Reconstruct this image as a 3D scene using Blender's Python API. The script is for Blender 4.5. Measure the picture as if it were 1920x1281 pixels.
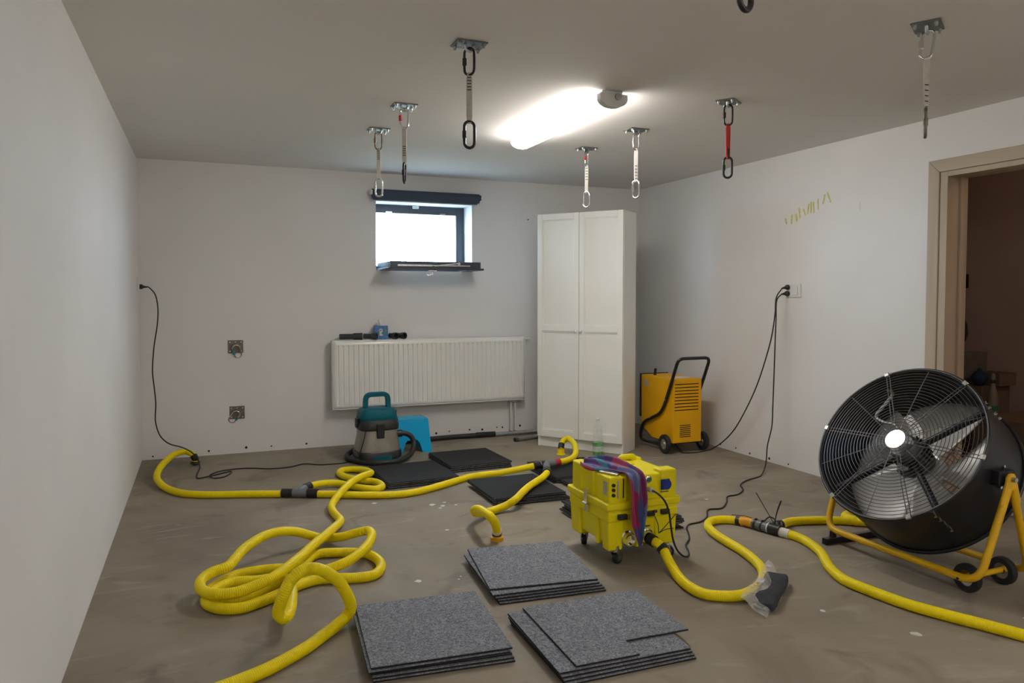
import bpy, math, random
import numpy as np
from mathutils import Matrix, Vector

for _o in list(bpy.data.objects):
    bpy.data.objects.remove(_o, do_unlink=True)
SC = bpy.context.scene
COL = SC.collection
random.seed(7)

# ------------------------------------------------------------------ camera
cam_d = bpy.data.cameras.new('camera')
cam = bpy.data.objects.new('camera', cam_d)
COL.objects.link(cam)
YAW, PITCH, ROLL = 0.3925, 0.039, 0.0004
fwd = Vector((math.sin(YAW)*math.cos(PITCH), math.cos(YAW)*math.cos(PITCH), -math.sin(PITCH)))
rgt = Vector((math.cos(YAW), -math.sin(YAW), 0))
upv = rgt.cross(fwd)
r2 = rgt*math.cos(ROLL) + upv*math.sin(ROLL)
u2 = upv*math.cos(ROLL) - rgt*math.sin(ROLL)
m = Matrix((r2, u2, -fwd)).transposed().to_4x4()
m.translation = (0, 0, 1.30)
cam.matrix_world = m
cam_d.sensor_width = 36.0
cam_d.lens = 1403.63/1920*36
cam_d.shift_y = -31.1/1920
cam_d.clip_start = 0.02
SC.camera = cam

# ------------------------------------------------------------------ world, view
SKY_STRENGTH = 36.0
LAMP_STRENGTH = 33.0
w = bpy.data.worlds.new('overcast_sky')
SC.world = w
w.use_nodes = True
bg = w.node_tree.nodes['Background']
bg.inputs[0].default_value = (0.50, 0.74, 1.0, 1)
bg.inputs[1].default_value = SKY_STRENGTH
SC.view_settings.view_transform = 'Standard'
SC.view_settings.look = 'None'
SC.view_settings.gamma = 1.0
SC.view_settings.use_curve_mapping = False
SC.view_settings.exposure = 0.28

# room dimensions (metres)
XL, XR, YB, YF, H = -0.455, 4.086, 6.5285, -3.2, 2.368
WX0, WX1, WZ0, WZ1, WREV = 1.415, 2.303, 1.520, 2.128, 0.225   # window opening in the back wall
DY0, DY1, DZ = 2.25, 3.125, 2.035                                # door opening in the right wall
HX1, HY0, HY1 = 5.55, 0.9, 4.9                                   # hallway beyond the door

# portal that only guides sampling of the sky light through the window opening
pd = bpy.data.lights.new('window_portal', 'AREA'); pd.shape = 'RECTANGLE'
pd.size, pd.size_y = WX1-WX0, WZ1-WZ0
pd.cycles.is_portal = True
po = bpy.data.objects.new('window_portal', pd); COL.objects.link(po)
po.location = ((WX0+WX1)/2, YB+WREV+0.10, (WZ0+WZ1)/2)
po.rotation_euler = (math.radians(-90), 0, 0)

# ------------------------------------------------------------------ mesh helpers
def nrm(v):
    v = np.asarray(v, float); return v/np.linalg.norm(v)

def basis(ax):
    a = nrm(ax)
    h = np.array([0, 0, 1.0]) if abs(a[2]) < .9 else np.array([1.0, 0, 0])
    u = nrm(np.cross(h, a)); return u, np.cross(a, u), a

class MB:
    def __init__(s): s.v = []; s.f = []; s.mi = []; s.cur = 0
    def add(s, V, F):
        b = len(s.v); s.v.extend(tuple(map(float, p)) for p in V)
        s.f.extend(tuple(i+b for i in f) for f in F); s.mi.extend([s.cur]*len(F)); return s
    def box(s, x0, x1, y0, y1, z0, z1):
        V = [(x, y, z) for z in (z0, z1) for y in (y0, y1) for x in (x0, x1)]
        return s.add(V, [(0, 2, 3, 1), (4, 5, 7, 6), (0, 1, 5, 4), (2, 6, 7, 3), (0, 4, 6, 2), (1, 3, 7, 5)])
    def obox(s, c, size, u, v, n):
        c = np.asarray(c, float); u, v, n = (np.asarray(k, float) for k in (u, v, n))
        V = [c+u*a*size[0]/2+v*b*size[1]/2+n*d*size[2]/2 for d in (-1, 1) for b in (-1, 1) for a in (-1, 1)]
        return s.add(V, [(0, 2, 3, 1), (4, 5, 7, 6), (0, 1, 5, 4), (2, 6, 7, 3), (0, 4, 6, 2), (1, 3, 7, 5)])
    def cyl(s, p0, p1, r0, r1=None, n=20, caps=True):
        p0 = np.asarray(p0, float); p1 = np.asarray(p1, float); r1 = r0 if r1 is None else r1
        u, v, a = basis(p1-p0); V = []
        for p, r in ((p0, r0), (p1, r1)):
            V += [p+r*(math.cos(t)*u+math.sin(t)*v) for t in np.linspace(0, 2*math.pi, n, endpoint=False)]
        F = [(i, (i+1) % n, n+(i+1) % n, n+i) for i in range(n)]
        if caps: F += [tuple(range(n-1, -1, -1)), tuple(range(n, 2*n))]
        return s.add(V, F)
    def lathe(s, prof, o, ax, n=28, closed=False):
        u, v, a = basis(ax); o = np.asarray(o, float); V = []; k = len(prof)
        for r, h in prof:
            V += [o+a*h+r*(math.cos(t)*u+math.sin(t)*v) for t in np.linspace(0, 2*math.pi, n, endpoint=False)]
        F = []
        for j in range(k if closed else k-1):
            b0 = j*n; b1 = ((j+1) % k)*n
            F += [(b0+i, b0+(i+1) % n, b1+(i+1) % n, b1+i) for i in range(n)]
        if not closed:
            if prof[0][0] > 1e-5: F.append(tuple(range(n-1, -1, -1)))
            if prof[-1][0] > 1e-5: F.append(tuple(range((k-1)*n, k*n)))
        return s.add(V, F)
    def tube(s, pts, r, n=10, closed=False, caps=True):
        P = np.asarray(pts, float); k = len(P)
        T = np.roll(P, -1, 0)-np.roll(P, 1, 0)
        if not closed: T[0] = P[1]-P[0]; T[-1] = P[-1]-P[-2]
        T /= np.linalg.norm(T, axis=1)[:, None]+1e-12
        u = basis(T[0])[0]; V = np.zeros((k, n, 3)); ang = np.linspace(0, 2*math.pi, n, endpoint=False)
        R = np.full(k, r) if np.isscalar(r) else np.asarray(r, float)
        for i in range(k):
            u = u-T[i]*np.dot(u, T[i]); u /= np.linalg.norm(u); w_ = np.cross(T[i], u)
            V[i] = P[i]+R[i]*(np.cos(ang)[:, None]*u+np.sin(ang)[:, None]*w_)
        F = []
        for j in range(k if closed else k-1):
            b0 = j*n; b1 = ((j+1) % k)*n
            F += [(b0+i, b0+(i+1) % n, b1+(i+1) % n, b1+i) for i in range(n)]
        if not closed and caps: F += [tuple(range(n-1, -1, -1)), tuple(range((k-1)*n, k*n))]
        return s.add(V.reshape(-1, 3), F)
    def prism(s, poly, o, u, v, n, d):
        o, u, v, n = (np.asarray(k, float) for k in (o, u, v, n)); k = len(poly)
        V = [o+u*a+v*b for a, b in poly]+[o+u*a+v*b+n*d for a, b in poly]
        F = [(i, (i+1) % k, k+(i+1) % k, k+i) for i in range(k)]
        return s.add(V, F+[tuple(range(k-1, -1, -1)), tuple(range(k, 2*k))])
    def loft(s, secs, n=40, caps=True):
        """secs: (z, cx, cy, half x, half y, squareness exponent)"""
        V = []
        for z, cx, cy, hx, hy, e in secs:
            for t in np.linspace(0, 2*math.pi, n, endpoint=False):
                c, q = math.cos(t), math.sin(t)
                V.append((cx+hx*math.copysign(abs(c)**(2/e), c), cy+hy*math.copysign(abs(q)**(2/e), q), z))
        F = [(j*n+i, j*n+(i+1) % n, (j+1)*n+(i+1) % n, (j+1)*n+i) for j in range(len(secs)-1) for i in range(n)]
        if caps: F += [tuple(range(n-1, -1, -1)), tuple(range((len(secs)-1)*n, len(secs)*n))]
        return s.add(V, F)
    def grid(s, G):
        G = np.asarray(G, float); a, b, _ = G.shape
        return s.add(G.reshape(-1, 3), [(i*b+j, i*b+j+1, (i+1)*b+j+1, (i+1)*b+j) for i in range(a-1) for j in range(b-1)])

def spline(pts, step=0.01, closed=False):
    """Catmull-Rom through the points, resampled at equal arc length"""
    P = [np.asarray(p, float) for p in pts]
    if closed: P = [P[-1]]+P+[P[0], P[1]]
    else: P = [2*P[0]-P[1]]+P+[2*P[-1]-P[-2]]
    out = []
    for i in range(1, len(P)-2):
        p0, p1, p2, p3 = P[i-1:i+3]
        t0 = 0; t1 = t0+np.linalg.norm(p1-p0)**.5+1e-6; t2 = t1+np.linalg.norm(p2-p1)**.5+1e-6; t3 = t2+np.linalg.norm(p3-p2)**.5+1e-6
        for t in np.linspace(t1, t2, 14, endpoint=False):
            A1 = (t1-t)/(t1-t0)*p0+(t-t0)/(t1-t0)*p1; A2 = (t2-t)/(t2-t1)*p1+(t-t1)/(t2-t1)*p2; A3 = (t3-t)/(t3-t2)*p2+(t-t2)/(t3-t2)*p3
            B1 = (t2-t)/(t2-t0)*A1+(t-t0)/(t2-t0)*A2; B2 = (t3-t)/(t3-t1)*A2+(t-t1)/(t3-t1)*A3
            out.append((t2-t)/(t2-t1)*B1+(t-t1)/(t2-t1)*B2)
    out.append(P[-2] if not closed else out[0])
    out = np.array(out); d = np.r_[0, np.cumsum(np.linalg.norm(np.diff(out, axis=0), axis=1))]
    k = max(3, int(d[-1]/step)+1); q = np.linspace(0, d[-1], k)
    R = np.stack([np.interp(q, d, out[:, i]) for i in range(3)], 1)
    return R[:-1] if closed else R

def poly_round(pts, rad, closed=False, k=6):
    """polyline with rounded corners"""
    P = [np.asarray(p, float) for p in pts]; n = len(P); out = []
    for i in range(n):
        if not closed and i in (0, n-1): out.append(P[i]); continue
        a, b, c = P[i-1], P[i], P[(i+1) % n]
        d0 = nrm(a-b); d1 = nrm(c-b); rr = min(rad, np.linalg.norm(a-b)*.49, np.linalg.norm(c-b)*.49)
        for t in np.linspace(0, 1, k): out.append((1-t)**2*(b+d0*rr)+2*t*(1-t)*b+t*t*(b+d1*rr))
    return out

def obj(name, mb, mat_, parent=None, loc=None, smooth=None, bevel=0, seg=2, solid=0):
    """one mesh object; with loc (top-level) the vertices are given in the world and moved to that origin"""
    me = bpy.data.meshes.new(name)
    V = np.array(mb.v, float)
    if loc is not None: V = V-np.array(loc)
    me.from_pydata(V.tolist(), [], mb.f)
    mats = mat_ if isinstance(mat_, (list, tuple)) else [mat_]
    for q in mats: me.materials.append(q)
    if len(mats) > 1: me.polygons.foreach_set('material_index', mb.mi)
    if smooth is not None:
        me.polygons.foreach_set('use_smooth', [True]*len(me.polygons))
        me.update()
        if smooth < 180: me.set_sharp_from_angle(angle=math.radians(smooth))
    me.update()
    o = bpy.data.objects.new(name, me); COL.objects.link(o)
    if loc is not None: o.location = loc
    if parent is not None: o.parent = parent
    if solid:
        q = o.modifiers.new('solidify', 'SOLIDIFY'); q.thickness = solid; q.offset = 0
    if bevel:
        q = o.modifiers.new('bevel', 'BEVEL'); q.width = bevel; q.segments = seg; q.limit_method = 'ANGLE'; q.angle_limit = math.radians(40)
        q.harden_normals = False
    return o

def tag(o, label, cat, group=None):
    o['label'] = label; o['category'] = cat
    if group: o['group'] = group
    return o

def thing(name, label, cat, loc=(0, 0, 0), rz=0, group=None):
    o = bpy.data.objects.new(name, None); COL.objects.link(o); o.empty_display_size = .05
    o.location = loc; o.rotation_euler = (0, 0, rz)
    return tag(o, label, cat, group)

def struct(o):
    o['kind'] = 'structure'; return o

class WB(MB):
    """world-space builder for a part of a thing at loc: build() subtracts loc"""
    pass

def part(name, mb, mat_, root, world=True, **k):
    """part given in world coordinates under an unrotated root, or in the root's own frame (world=False)"""
    if world:
        L = np.array(root.location); mb.v = [tuple(np.array(p)-L) for p in mb.v]
    return obj(name, mb, mat_, root, **k)

# ------------------------------------------------------------------ materials
def mat(name, col, rough=.5, metal=0, var=0, vscale=8, bump=0, bscale=60, spec=.5, coat=0, detail=4, stretch=None):
    m_ = bpy.data.materials.new(name); m_.use_nodes = True
    nt = m_.node_tree; b = nt.nodes['Principled BSDF']
    b.inputs['Base Color'].default_value = (*col, 1); b.inputs['Roughness'].default_value = rough
    b.inputs['Metallic'].default_value = metal; b.inputs['Specular IOR Level'].default_value = spec
    b.inputs['Coat Weight'].default_value = coat
    tc = nt.nodes.new('ShaderNodeTexCoord'); src = tc.outputs['Object']
    if stretch:
        mp = nt.nodes.new('ShaderNodeMapping'); mp.inputs['Scale'].default_value = stretch
        nt.links.new(src, mp.inputs[0]); src = mp.outputs[0]
    if var:
        n = nt.nodes.new('ShaderNodeTexNoise'); n.inputs['Scale'].default_value = vscale; n.inputs['Detail'].default_value = detail
        nt.links.new(src, n.inputs['Vector'])
        r = nt.nodes.new('ShaderNodeValToRGB')
        r.color_ramp.elements[0].position = .3; r.color_ramp.elements[1].position = .7
        r.color_ramp.elements[0].color = (*[max(0, c*(1-var)) for c in col], 1)
        r.color_ramp.elements[1].color = (*[min(1, c*(1+var)) for c in col], 1)
        nt.links.new(n.outputs['Fac'], r.inputs[0]); nt.links.new(r.outputs[0], b.inputs['Base Color'])
    if bump:
        n2 = nt.nodes.new('ShaderNodeTexNoise'); n2.inputs['Scale'].default_value = bscale; n2.inputs['Detail'].default_value = 3
        nt.links.new(src, n2.inputs['Vector'])
        bp = nt.nodes.new('ShaderNodeBump'); bp.inputs['Strength'].default_value = bump; bp.inputs['Distance'].default_value = .01
        nt.links.new(n2.outputs['Fac'], bp.inputs['Height']); nt.links.new(bp.outputs[0], b.inputs['Normal'])
    return m_

M = {}
M['wall'] = mat('white_wall_paint', (.80, .785, .77), .85, var=.025, vscale=1.5, bump=.05, bscale=180, spec=.2)
M['ceiling'] = mat('white_ceiling_paint', (.80, .77, .745), .9, var=.02, vscale=1.2, bump=.04, bscale=150, spec=.2)
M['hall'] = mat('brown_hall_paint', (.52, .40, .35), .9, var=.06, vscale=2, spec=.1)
M['oak'] = mat('greyed_oak', (.45, .365, .27), .55, var=.13, vscale=9, bump=.05, bscale=40, stretch=(1, 1, .08))
M['anthracite'] = mat('anthracite_aluminium', (.035, .045, .065), .38, var=.06, vscale=30)
M['blind'] = mat('navy_blind_fabric', (.05, .065, .10), .8, var=.08, vscale=40, bump=.1, bscale=400)
M['white_plastic'] = mat('white_plastic', (.75, .75, .73), .4, var=.02, vscale=10)
M['white_metal'] = mat('white_enamel', (.87, .86, .82), .28, var=.015, vscale=6, coat=.2)
M['steel'] = mat('galvanised_steel', (.52, .54, .54), .38, 1, var=.18, vscale=25)
M['steel_plate'] = mat('zinc_plate', (.19, .195, .195), .5, .8, var=.22, vscale=30)
M['chrome'] = mat('chrome', (.72, .72, .72), .16, 1, var=.04, vscale=20)
M['old_steel'] = mat('stained_steel', (.20, .17, .14), .5, .7, var=.3, vscale=40)
M['black_metal'] = mat('black_powder_coat', (.012, .012, .015), .36, var=.1, vscale=30)
M['black_plastic'] = mat('black_plastic', (.014, .014, .016), .42, var=.1, vscale=30)
M['dark_plastic'] = mat('dark_grey_plastic', (.03, .033, .038), .5, var=.1, vscale=25)
M['rubber'] = mat('black_rubber', (.016, .016, .017), .7, var=.15, vscale=40, bump=.1, bscale=200)
M['cable'] = mat('black_cable', (.012, .011, .011), .5, var=.05, vscale=20)
M['hose_black'] = mat('black_vacuum_hose', (.018, .018, .018), .5, var=.1, vscale=50)
M['cabinet'] = mat('white_foil', (.87, .87, .83), .42, var=.012, vscale=5)
M['dehum'] = mat('amber_yellow_sheet', (.80, .41, .002), .45, var=.05, vscale=6, spec=.3)
M['fan_yellow'] = mat('amber_yellow_tube', (.72, .42, .004), .34, var=.06, vscale=12)
M['ext_yellow'] = mat('lemon_yellow_moulding', (.82, .70, .004), .38, var=.05, vscale=7, bump=.03, bscale=90, spec=.35)
M['hose'] = mat('yellow_hose_plastic', (.90, .715, .003), .40, var=.05, vscale=9, spec=.25)
M['orange'] = mat('orange_plastic', (.72, .36, .01), .4, var=.05, vscale=20)
M['pipe_grey'] = mat('grey_pipe_plastic', (.15, .165, .175), .45, var=.08, vscale=25)
M['red'] = mat('red_plastic', (.45, .02, .03), .45, var=.06, vscale=25)
M['red_strap'] = mat('red_webbing', (.55, .035, .025), .7, var=.12, vscale=60, bump=.2, bscale=500)
M['grey_strap'] = mat('grey_webbing', (.55, .51, .46), .8, var=.1, vscale=60, bump=.2, bscale=500)
M['white_strap'] = mat('white_webbing', (.72, .70, .64), .8, var=.06, vscale=60, bump=.2, bscale=500)
M['stitch'] = mat('dark_stitching', (.03, .03, .03), .8, var=.1, vscale=40)
M['teal'] = mat('teal_plastic', (.005, .11, .15), .5, var=.07, vscale=14, spec=.18)
M['vac_steel'] = mat('brushed_steel_drum', (.33, .31, .285), .42, .75, var=.16, vscale=9, detail=6)
M['stool'] = mat('sky_blue_plastic', (.003, .42, .80), .45, var=.04, vscale=12, spec=.3)
M['stool_dot'] = mat('lime_grip_dots', (.10, .32, .13), .6, var=.1, vscale=40)
M['blue'] = mat('blue_plastic', (.008, .03, .25), .4, var=.06, vscale=30)
M['green'] = mat('green_button', (.02, .14, .08), .4, var=.05, vscale=30)
M['tape'] = mat('white_tape', (.70, .69, .64), .5, var=.05, vscale=60)
M['label'] = mat('grey_sticker', (.45, .43, .32), .6, var=.15, vscale=90)
M['print_dark'] = mat('dark_print', (.10, .06, .01), .6, var=.1, vscale=80)
M['aluminium'] = mat('aluminium_blade', (.85, .85, .85), .40, .25, var=.1, vscale=6)
M['motor'] = mat('grey_motor_casting', (.20, .20, .205), .5, .5, var=.1, vscale=20)
M['wire'] = mat('grey_wire', (.16, .15, .155), .38, .8, var=.1, vscale=30)
M['badge'] = mat('polished_badge', (.92, .92, .92), .10, 1, var=.01, vscale=30)
M['conduit'] = mat('grey_conduit', (.42, .42, .41), .4, .6, var=.1, vscale=60)
M['tissue_blue'] = mat('blue_carton', (.075, .19, .46), .6, var=.25, vscale=24)
M['tissue'] = mat('tissue_paper', (.80, .80, .80), .9, var=.03, vscale=30)
M['print_cream'] = mat('cream_print', (.68, .66, .52), .7, var=.1, vscale=60)
M['print_green'] = mat('green_print', (.10, .25, .22), .7, var=.15, vscale=60)
M['rust'] = mat('rust', (.10, .035, .015), .9, var=.4, vscale=60)
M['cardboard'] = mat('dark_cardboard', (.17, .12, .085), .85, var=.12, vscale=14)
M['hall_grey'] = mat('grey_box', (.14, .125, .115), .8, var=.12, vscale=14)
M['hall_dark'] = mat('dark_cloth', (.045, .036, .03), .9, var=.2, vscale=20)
M['cream'] = mat('cream_plastic', (.46, .41, .32), .55, var=.05, vscale=8)
M['slot'] = mat('dark_opening', (.012, .009, .004), .9, var=.1, vscale=30)
M['hole'] = mat('dark_hole', (.02, .017, .014), .95, var=.1, vscale=50)
M['adhesive'] = mat('yellowed_adhesive', (.62, .58, .20), .7, var=.2, vscale=90, bump=.2, bscale=200)
M['paint_spot'] = mat('white_splash', (.62, .60, .55), .7, var=.1, vscale=60)
M['cloth_dark'] = mat('charcoal_cloth', (.03, .032, .04), .85, var=.25, vscale=30, bump=.2, bscale=150)
M['paper'] = mat('white_paper', (.65, .66, .66), .7, var=.04, vscale=30)
M['gold'] = mat('brass_contact', (.5, .36, .12), .35, 1, var=.05, vscale=30)

def mat_floor():
    m_ = bpy.data.materials.new('bare_screed_floor'); m_.use_nodes = True
    nt = m_.node_tree; N = nt.nodes; L = nt.links; b = N['Principled BSDF']
    tc = N.new('ShaderNodeTexCoord')
    def noise(sc, det, dist=0, st=None, rough=.55):
        n = N.new('ShaderNodeTexNoise'); n.inputs['Scale'].default_value = sc; n.inputs['Detail'].default_value = det
        n.inputs['Distortion'].default_value = dist; n.inputs['Roughness'].default_value = rough
        if st:
            mp = N.new('ShaderNodeMapping'); mp.inputs['Scale'].default_value = st[0]; mp.inputs['Rotation'].default_value = (0, 0, st[1])
            L.new(tc.outputs['Object'], mp.inputs[0]); L.new(mp.outputs[0], n.inputs['Vector'])
        else: L.new(tc.outputs['Object'], n.inputs['Vector'])
        return n.outputs['Fac']
    def ramp(f, stops):
        r = N.new('ShaderNodeValToRGB'); e = r.color_ramp.elements
        while len(e) < len(stops): e.new(.5)
        for q, (p, c) in zip(e, stops): q.position = p; q.color = (*c, 1)
        L.new(f, r.inputs[0]); return r.outputs[0]
    def mix(fac, a, c, mode='MIX'):
        x = N.new('ShaderNodeMix'); x.data_type = 'RGBA'; x.blend_type = mode
        L.new(fac, x.inputs[0]); L.new(a, x.inputs[6]); L.new(c, x.inputs[7]) if hasattr(c, 'links') else setattr(x.inputs[7], 'default_value', (*c, 1))
        return x.outputs[2]
    base = ramp(noise(1.3, 6, .6), [(.3, (.212, .179, .136)), (.52, (.272, .233, .179)), (.72, (.335, .292, .232))])
    streak = ramp(noise(2.2, 5, 1.2, ((1, 3.2, 1), .5)), [(.58, (0, 0, 0)), (.72, (.55, .55, .55))])
    c1 = mix(streak, base, (.40, .36, .305))
    dark = ramp(noise(3.1, 5, .8), [(.30, (.85, .85, .85)), (.43, (0, 0, 0))])
    c2 = mix(dark, c1, (.185, .152, .118))
    fleck = ramp(noise(17, 3, .5), [(.72, (0, 0, 0)), (.76, (.35, .35, .35))])
    c3 = mix(fleck, c2, (.46, .43, .38))
    L.new(c3, b.inputs['Base Color'])
    rr = N.new('ShaderNodeMapRange'); rr.inputs[3].default_value = .55; rr.inputs[4].default_value = .82
    L.new(noise(2.0, 5), rr.inputs[0]); L.new(rr.outputs[0], b.inputs['Roughness'])
    b.inputs['Specular IOR Level'].default_value = .22
    bp = N.new('ShaderNodeBump'); bp.inputs['Strength'].default_value = .12; bp.inputs['Distance'].default_value = .01
    L.new(noise(28, 6), bp.inputs['Height']); L.new(bp.outputs[0], b.inputs['Normal'])
    return m_
M['floor'] = mat_floor()

def mat_carpet():
    m_ = bpy.data.materials.new('grey_fibre_carpet'); m_.use_nodes = True
    nt = m_.node_tree; N = nt.nodes; L = nt.links; b = N['Principled BSDF']
    tc = N.new('ShaderNodeTexCoord')
    n = N.new('ShaderNodeTexNoise'); n.inputs['Scale'].default_value = 58; n.inputs['Detail'].default_value = 3; n.inputs['Distortion'].default_value = 2.6
    L.new(tc.outputs['Object'], n.inputs['Vector'])
    n3 = N.new('ShaderNodeTexNoise'); n3.inputs['Scale'].default_value = 320; n3.inputs['Detail'].default_value = 2; n3.inputs['Distortion'].default_value = 1.5
    L.new(tc.outputs['Object'], n3.inputs['Vector'])
    mx = N.new('ShaderNodeMath'); mx.operation = 'MULTIPLY_ADD'; mx.inputs[1].default_value = .32
    L.new(n3.outputs['Fac'], mx.inputs[0]); L.new(n.outputs['Fac'], mx.inputs[2])
    r = N.new('ShaderNodeValToRGB'); e = r.color_ramp.elements
    e[0].position = .50; e[0].color = (.108, .115, .135, 1); e[1].position = .84; e[1].color = (.34, .355, .39, 1)
    q = e.new(.66); q.color = (.205, .216, .243, 1)
    L.new(mx.outputs[0], r.inputs[0]); L.new(r.outputs[0], b.inputs['Base Color'])
    b.inputs['Roughness'].default_value = .95; b.inputs['Specular IOR Level'].default_value = .1
    bp = N.new('ShaderNodeBump'); bp.inputs['Strength'].default_value = .5; bp.inputs['Distance'].default_value = .003
    L.new(mx.outputs[0], bp.inputs['Height']); L.new(bp.outputs[0], b.inputs['Normal'])
    return m_
M['carpet'] = mat_carpet()
M['backing'] = mat('black_bitumen_backing', (.019, .0185, .0190), .78, var=.16, vscale=3.2, bump=.06, bscale=120, spec=.25)

def mat_scarf():
    m_ = bpy.data.materials.new('patterned_cloth'); m_.use_nodes = True
    nt = m_.node_tree; N = nt.nodes; L = nt.links; b = N['Principled BSDF']
    tc = N.new('ShaderNodeTexCoord'); mp = N.new('ShaderNodeMapping'); mp.inputs['Scale'].default_value = (24, 7, 6)
    L.new(tc.outputs['Object'], mp.inputs[0])
    n = N.new('ShaderNodeTexVoronoi'); n.inputs['Scale'].default_value = 1.0
    ns = N.new('ShaderNodeTexNoise'); ns.inputs['Scale'].default_value = 1.2
    L.new(mp.outputs[0], ns.inputs['Vector'])
    ad = N.new('ShaderNodeMix'); ad.data_type = 'RGBA'; ad.blend_type = 'ADD'; ad.inputs[0].default_value = .9
    L.new(mp.outputs[0], ad.inputs[6]); L.new(ns.outputs['Color'], ad.inputs[7]); L.new(ad.outputs[2], n.inputs['Vector'])
    sp = N.new('ShaderNodeSeparateColor'); L.new(n.outputs['Color'], sp.inputs[0])
    r = N.new('ShaderNodeValToRGB'); r.color_ramp.interpolation = 'CONSTANT'
    cols = [(.06, .015, .12), (.12, .02, .12), (.03, .05, .17), (.30, .01, .07), (.025, .16, .25), (.08, .03, .20), (.11, .13, .30), (.17, .015, .10)]
    e = r.color_ramp.elements
    while len(e) < len(cols): e.new(.5)
    for i, (q, c) in enumerate(zip(e, cols)): q.position = i/len(cols); q.color = (*c, 1)
    L.new(sp.outputs[0], r.inputs[0]); L.new(r.outputs[0], b.inputs['Base Color'])
    b.inputs['Roughness'].default_value = .8; b.inputs['Sheen Weight'].default_value = .3
    return m_
M['scarf'] = mat_scarf()

def mat_clear(name, col, alpha, rough=.15):
    m_ = bpy.data.materials.new(name); m_.use_nodes = True
    nt = m_.node_tree; N = nt.nodes; L = nt.links; b = N['Principled BSDF']; out = N['Material Output']
    b.inputs['Base Color'].default_value = (*col, 1); b.inputs['Roughness'].default_value = rough
    t = N.new('ShaderNodeBsdfTransparent'); x = N.new('ShaderNodeMixShader')
    tc = N.new('ShaderNodeTexCoord'); n = N.new('ShaderNodeTexNoise'); n.inputs['Scale'].default_value = 25
    L.new(tc.outputs['Object'], n.inputs['Vector'])
    mr = N.new('ShaderNodeMapRange'); mr.inputs[1].default_value = .35; mr.inputs[2].default_value = .7
    mr.inputs[3].default_value = alpha*.7; mr.inputs[4].default_value = alpha*1.4
    L.new(n.outputs['Fac'], mr.inputs[0]); L.new(mr.outputs[0], x.inputs[0])
    L.new(t.outputs[0], x.inputs[1]); L.new(b.outputs[0], x.inputs[2]); L.new(x.outputs[0], out.inputs[0])
    return m_
M['bag'] = mat_clear('clear_plastic_film', (.75, .74, .70), .34, .2)
M['pet'] = mat_clear('clear_bottle_plastic', (.78, .82, .80), .22, .08)
M['glass'] = mat_clear('window_glass', (.8, .88, .9), .12, .03)
M['liquid'] = mat_clear('green_liquid', (.16, .42, .14), .80, .2)

def mat_emit(name, col, s):
    m_ = bpy.data.materials.new(name); m_.use_nodes = True
    nt = m_.node_tree; b = nt.nodes['Principled BSDF']
    b.inputs['Base Color'].default_value = (.8, .8, .8, 1)
    tc = nt.nodes.new('ShaderNodeTexCoord'); n = nt.nodes.new('ShaderNodeTexNoise'); n.inputs['Scale'].default_value = 2
    nt.links.new(tc.outputs['Object'], n.inputs['Vector'])
    mr = nt.nodes.new('ShaderNodeMapRange'); mr.inputs[3].default_value = s*.97; mr.inputs[4].default_value = s*1.03
    nt.links.new(n.outputs['Fac'], mr.inputs[0]); nt.links.new(mr.outputs[0], b.inputs['Emission Strength'])
    b.inputs['Emission Color'].default_value = (*col, 1)
    return m_
M['lamp'] = mat_emit('lit_diffuser', (1.0, .945, .88), LAMP_STRENGTH)

# ------------------------------------------------------------------ the room
T = .28
struct(obj('floor', MB().box(XL-T, HX1+T, YF-T, YB+.6, -.15, 0), M['floor']))
struct(obj('ceiling', MB().box(XL-T, HX1+T, YF-T, YB+.6, H, H+.15), M['ceiling']))
struct(obj('ground', MB().box(-8, 14, YB+.36, 22, .9, 1.30), mat('outdoor_soil', (.20, .18, .13), .95, var=.2, vscale=3)))
struct(obj('wall_left', MB().box(XL-T, XL, YF, YB, 0, H), M['wall']))
struct(obj('wall_front', MB().box(XL-T, HX1+T, YF-T, YF, 0, H), M['wall']))
YO = YB+.34
wb = MB()
wb.box(XL-T, WX0, YB, YO, 0, H); wb.box(WX1, HX1+T, YB, YO, 0, H)
wb.box(WX0, WX1, YB, YO, 0, WZ0); wb.box(WX0, WX1, YB, YO, WZ1, H)
wall_back = struct(obj('wall_back', wb, M['wall']))
wr = MB()
wr.box(XR, XR+.16, YF, DY0-.048, 0, H); wr.box(XR, XR+.16, DY1+.048, YB, 0, H); wr.box(XR, XR+.16, DY0-.048, DY1+.048, DZ, H)
wall_right = struct(obj('wall_right', wr, M['wall']))
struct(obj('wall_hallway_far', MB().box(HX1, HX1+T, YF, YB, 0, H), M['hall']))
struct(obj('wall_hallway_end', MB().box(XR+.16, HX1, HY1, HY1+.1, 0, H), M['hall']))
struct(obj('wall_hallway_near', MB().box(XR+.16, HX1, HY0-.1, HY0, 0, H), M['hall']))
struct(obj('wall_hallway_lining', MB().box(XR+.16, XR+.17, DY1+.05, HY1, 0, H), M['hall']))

# little screw holes left by the baseboard, joint gap at the left corner
def holes(root, pts, normal):
    for i, p in enumerate(pts):
        mb = MB().cyl(np.array(p)-np.array(normal)*.002, np.array(p)+np.array(normal)*.0012, .0065+.002*((i*7) % 3), n=10)
        obj('screw_hole', mb, M['hole'], root)
holes(wall_back, [(-.377, YB, .025), (.034, YB, .036), (.321, YB, .043), (.52, YB, .039), (.806, YB, .038), (1.955, YB, .046), (2.081, YB, .056),
                  (2.277, YB, .057), (2.402, YB, .051), (2.549, YB, .061), (2.605, YB, .058), (2.785, YB, .062), (2.866, YB, 2.02)], (0, -1, 0))
holes(wall_right, [(XR, 4.999, .035), (XR, 4.829, .023), (XR, 4.603, .027), (XR, 4.396, .025), (XR, 5.20, .03)], (-1, 0, 0))
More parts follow.
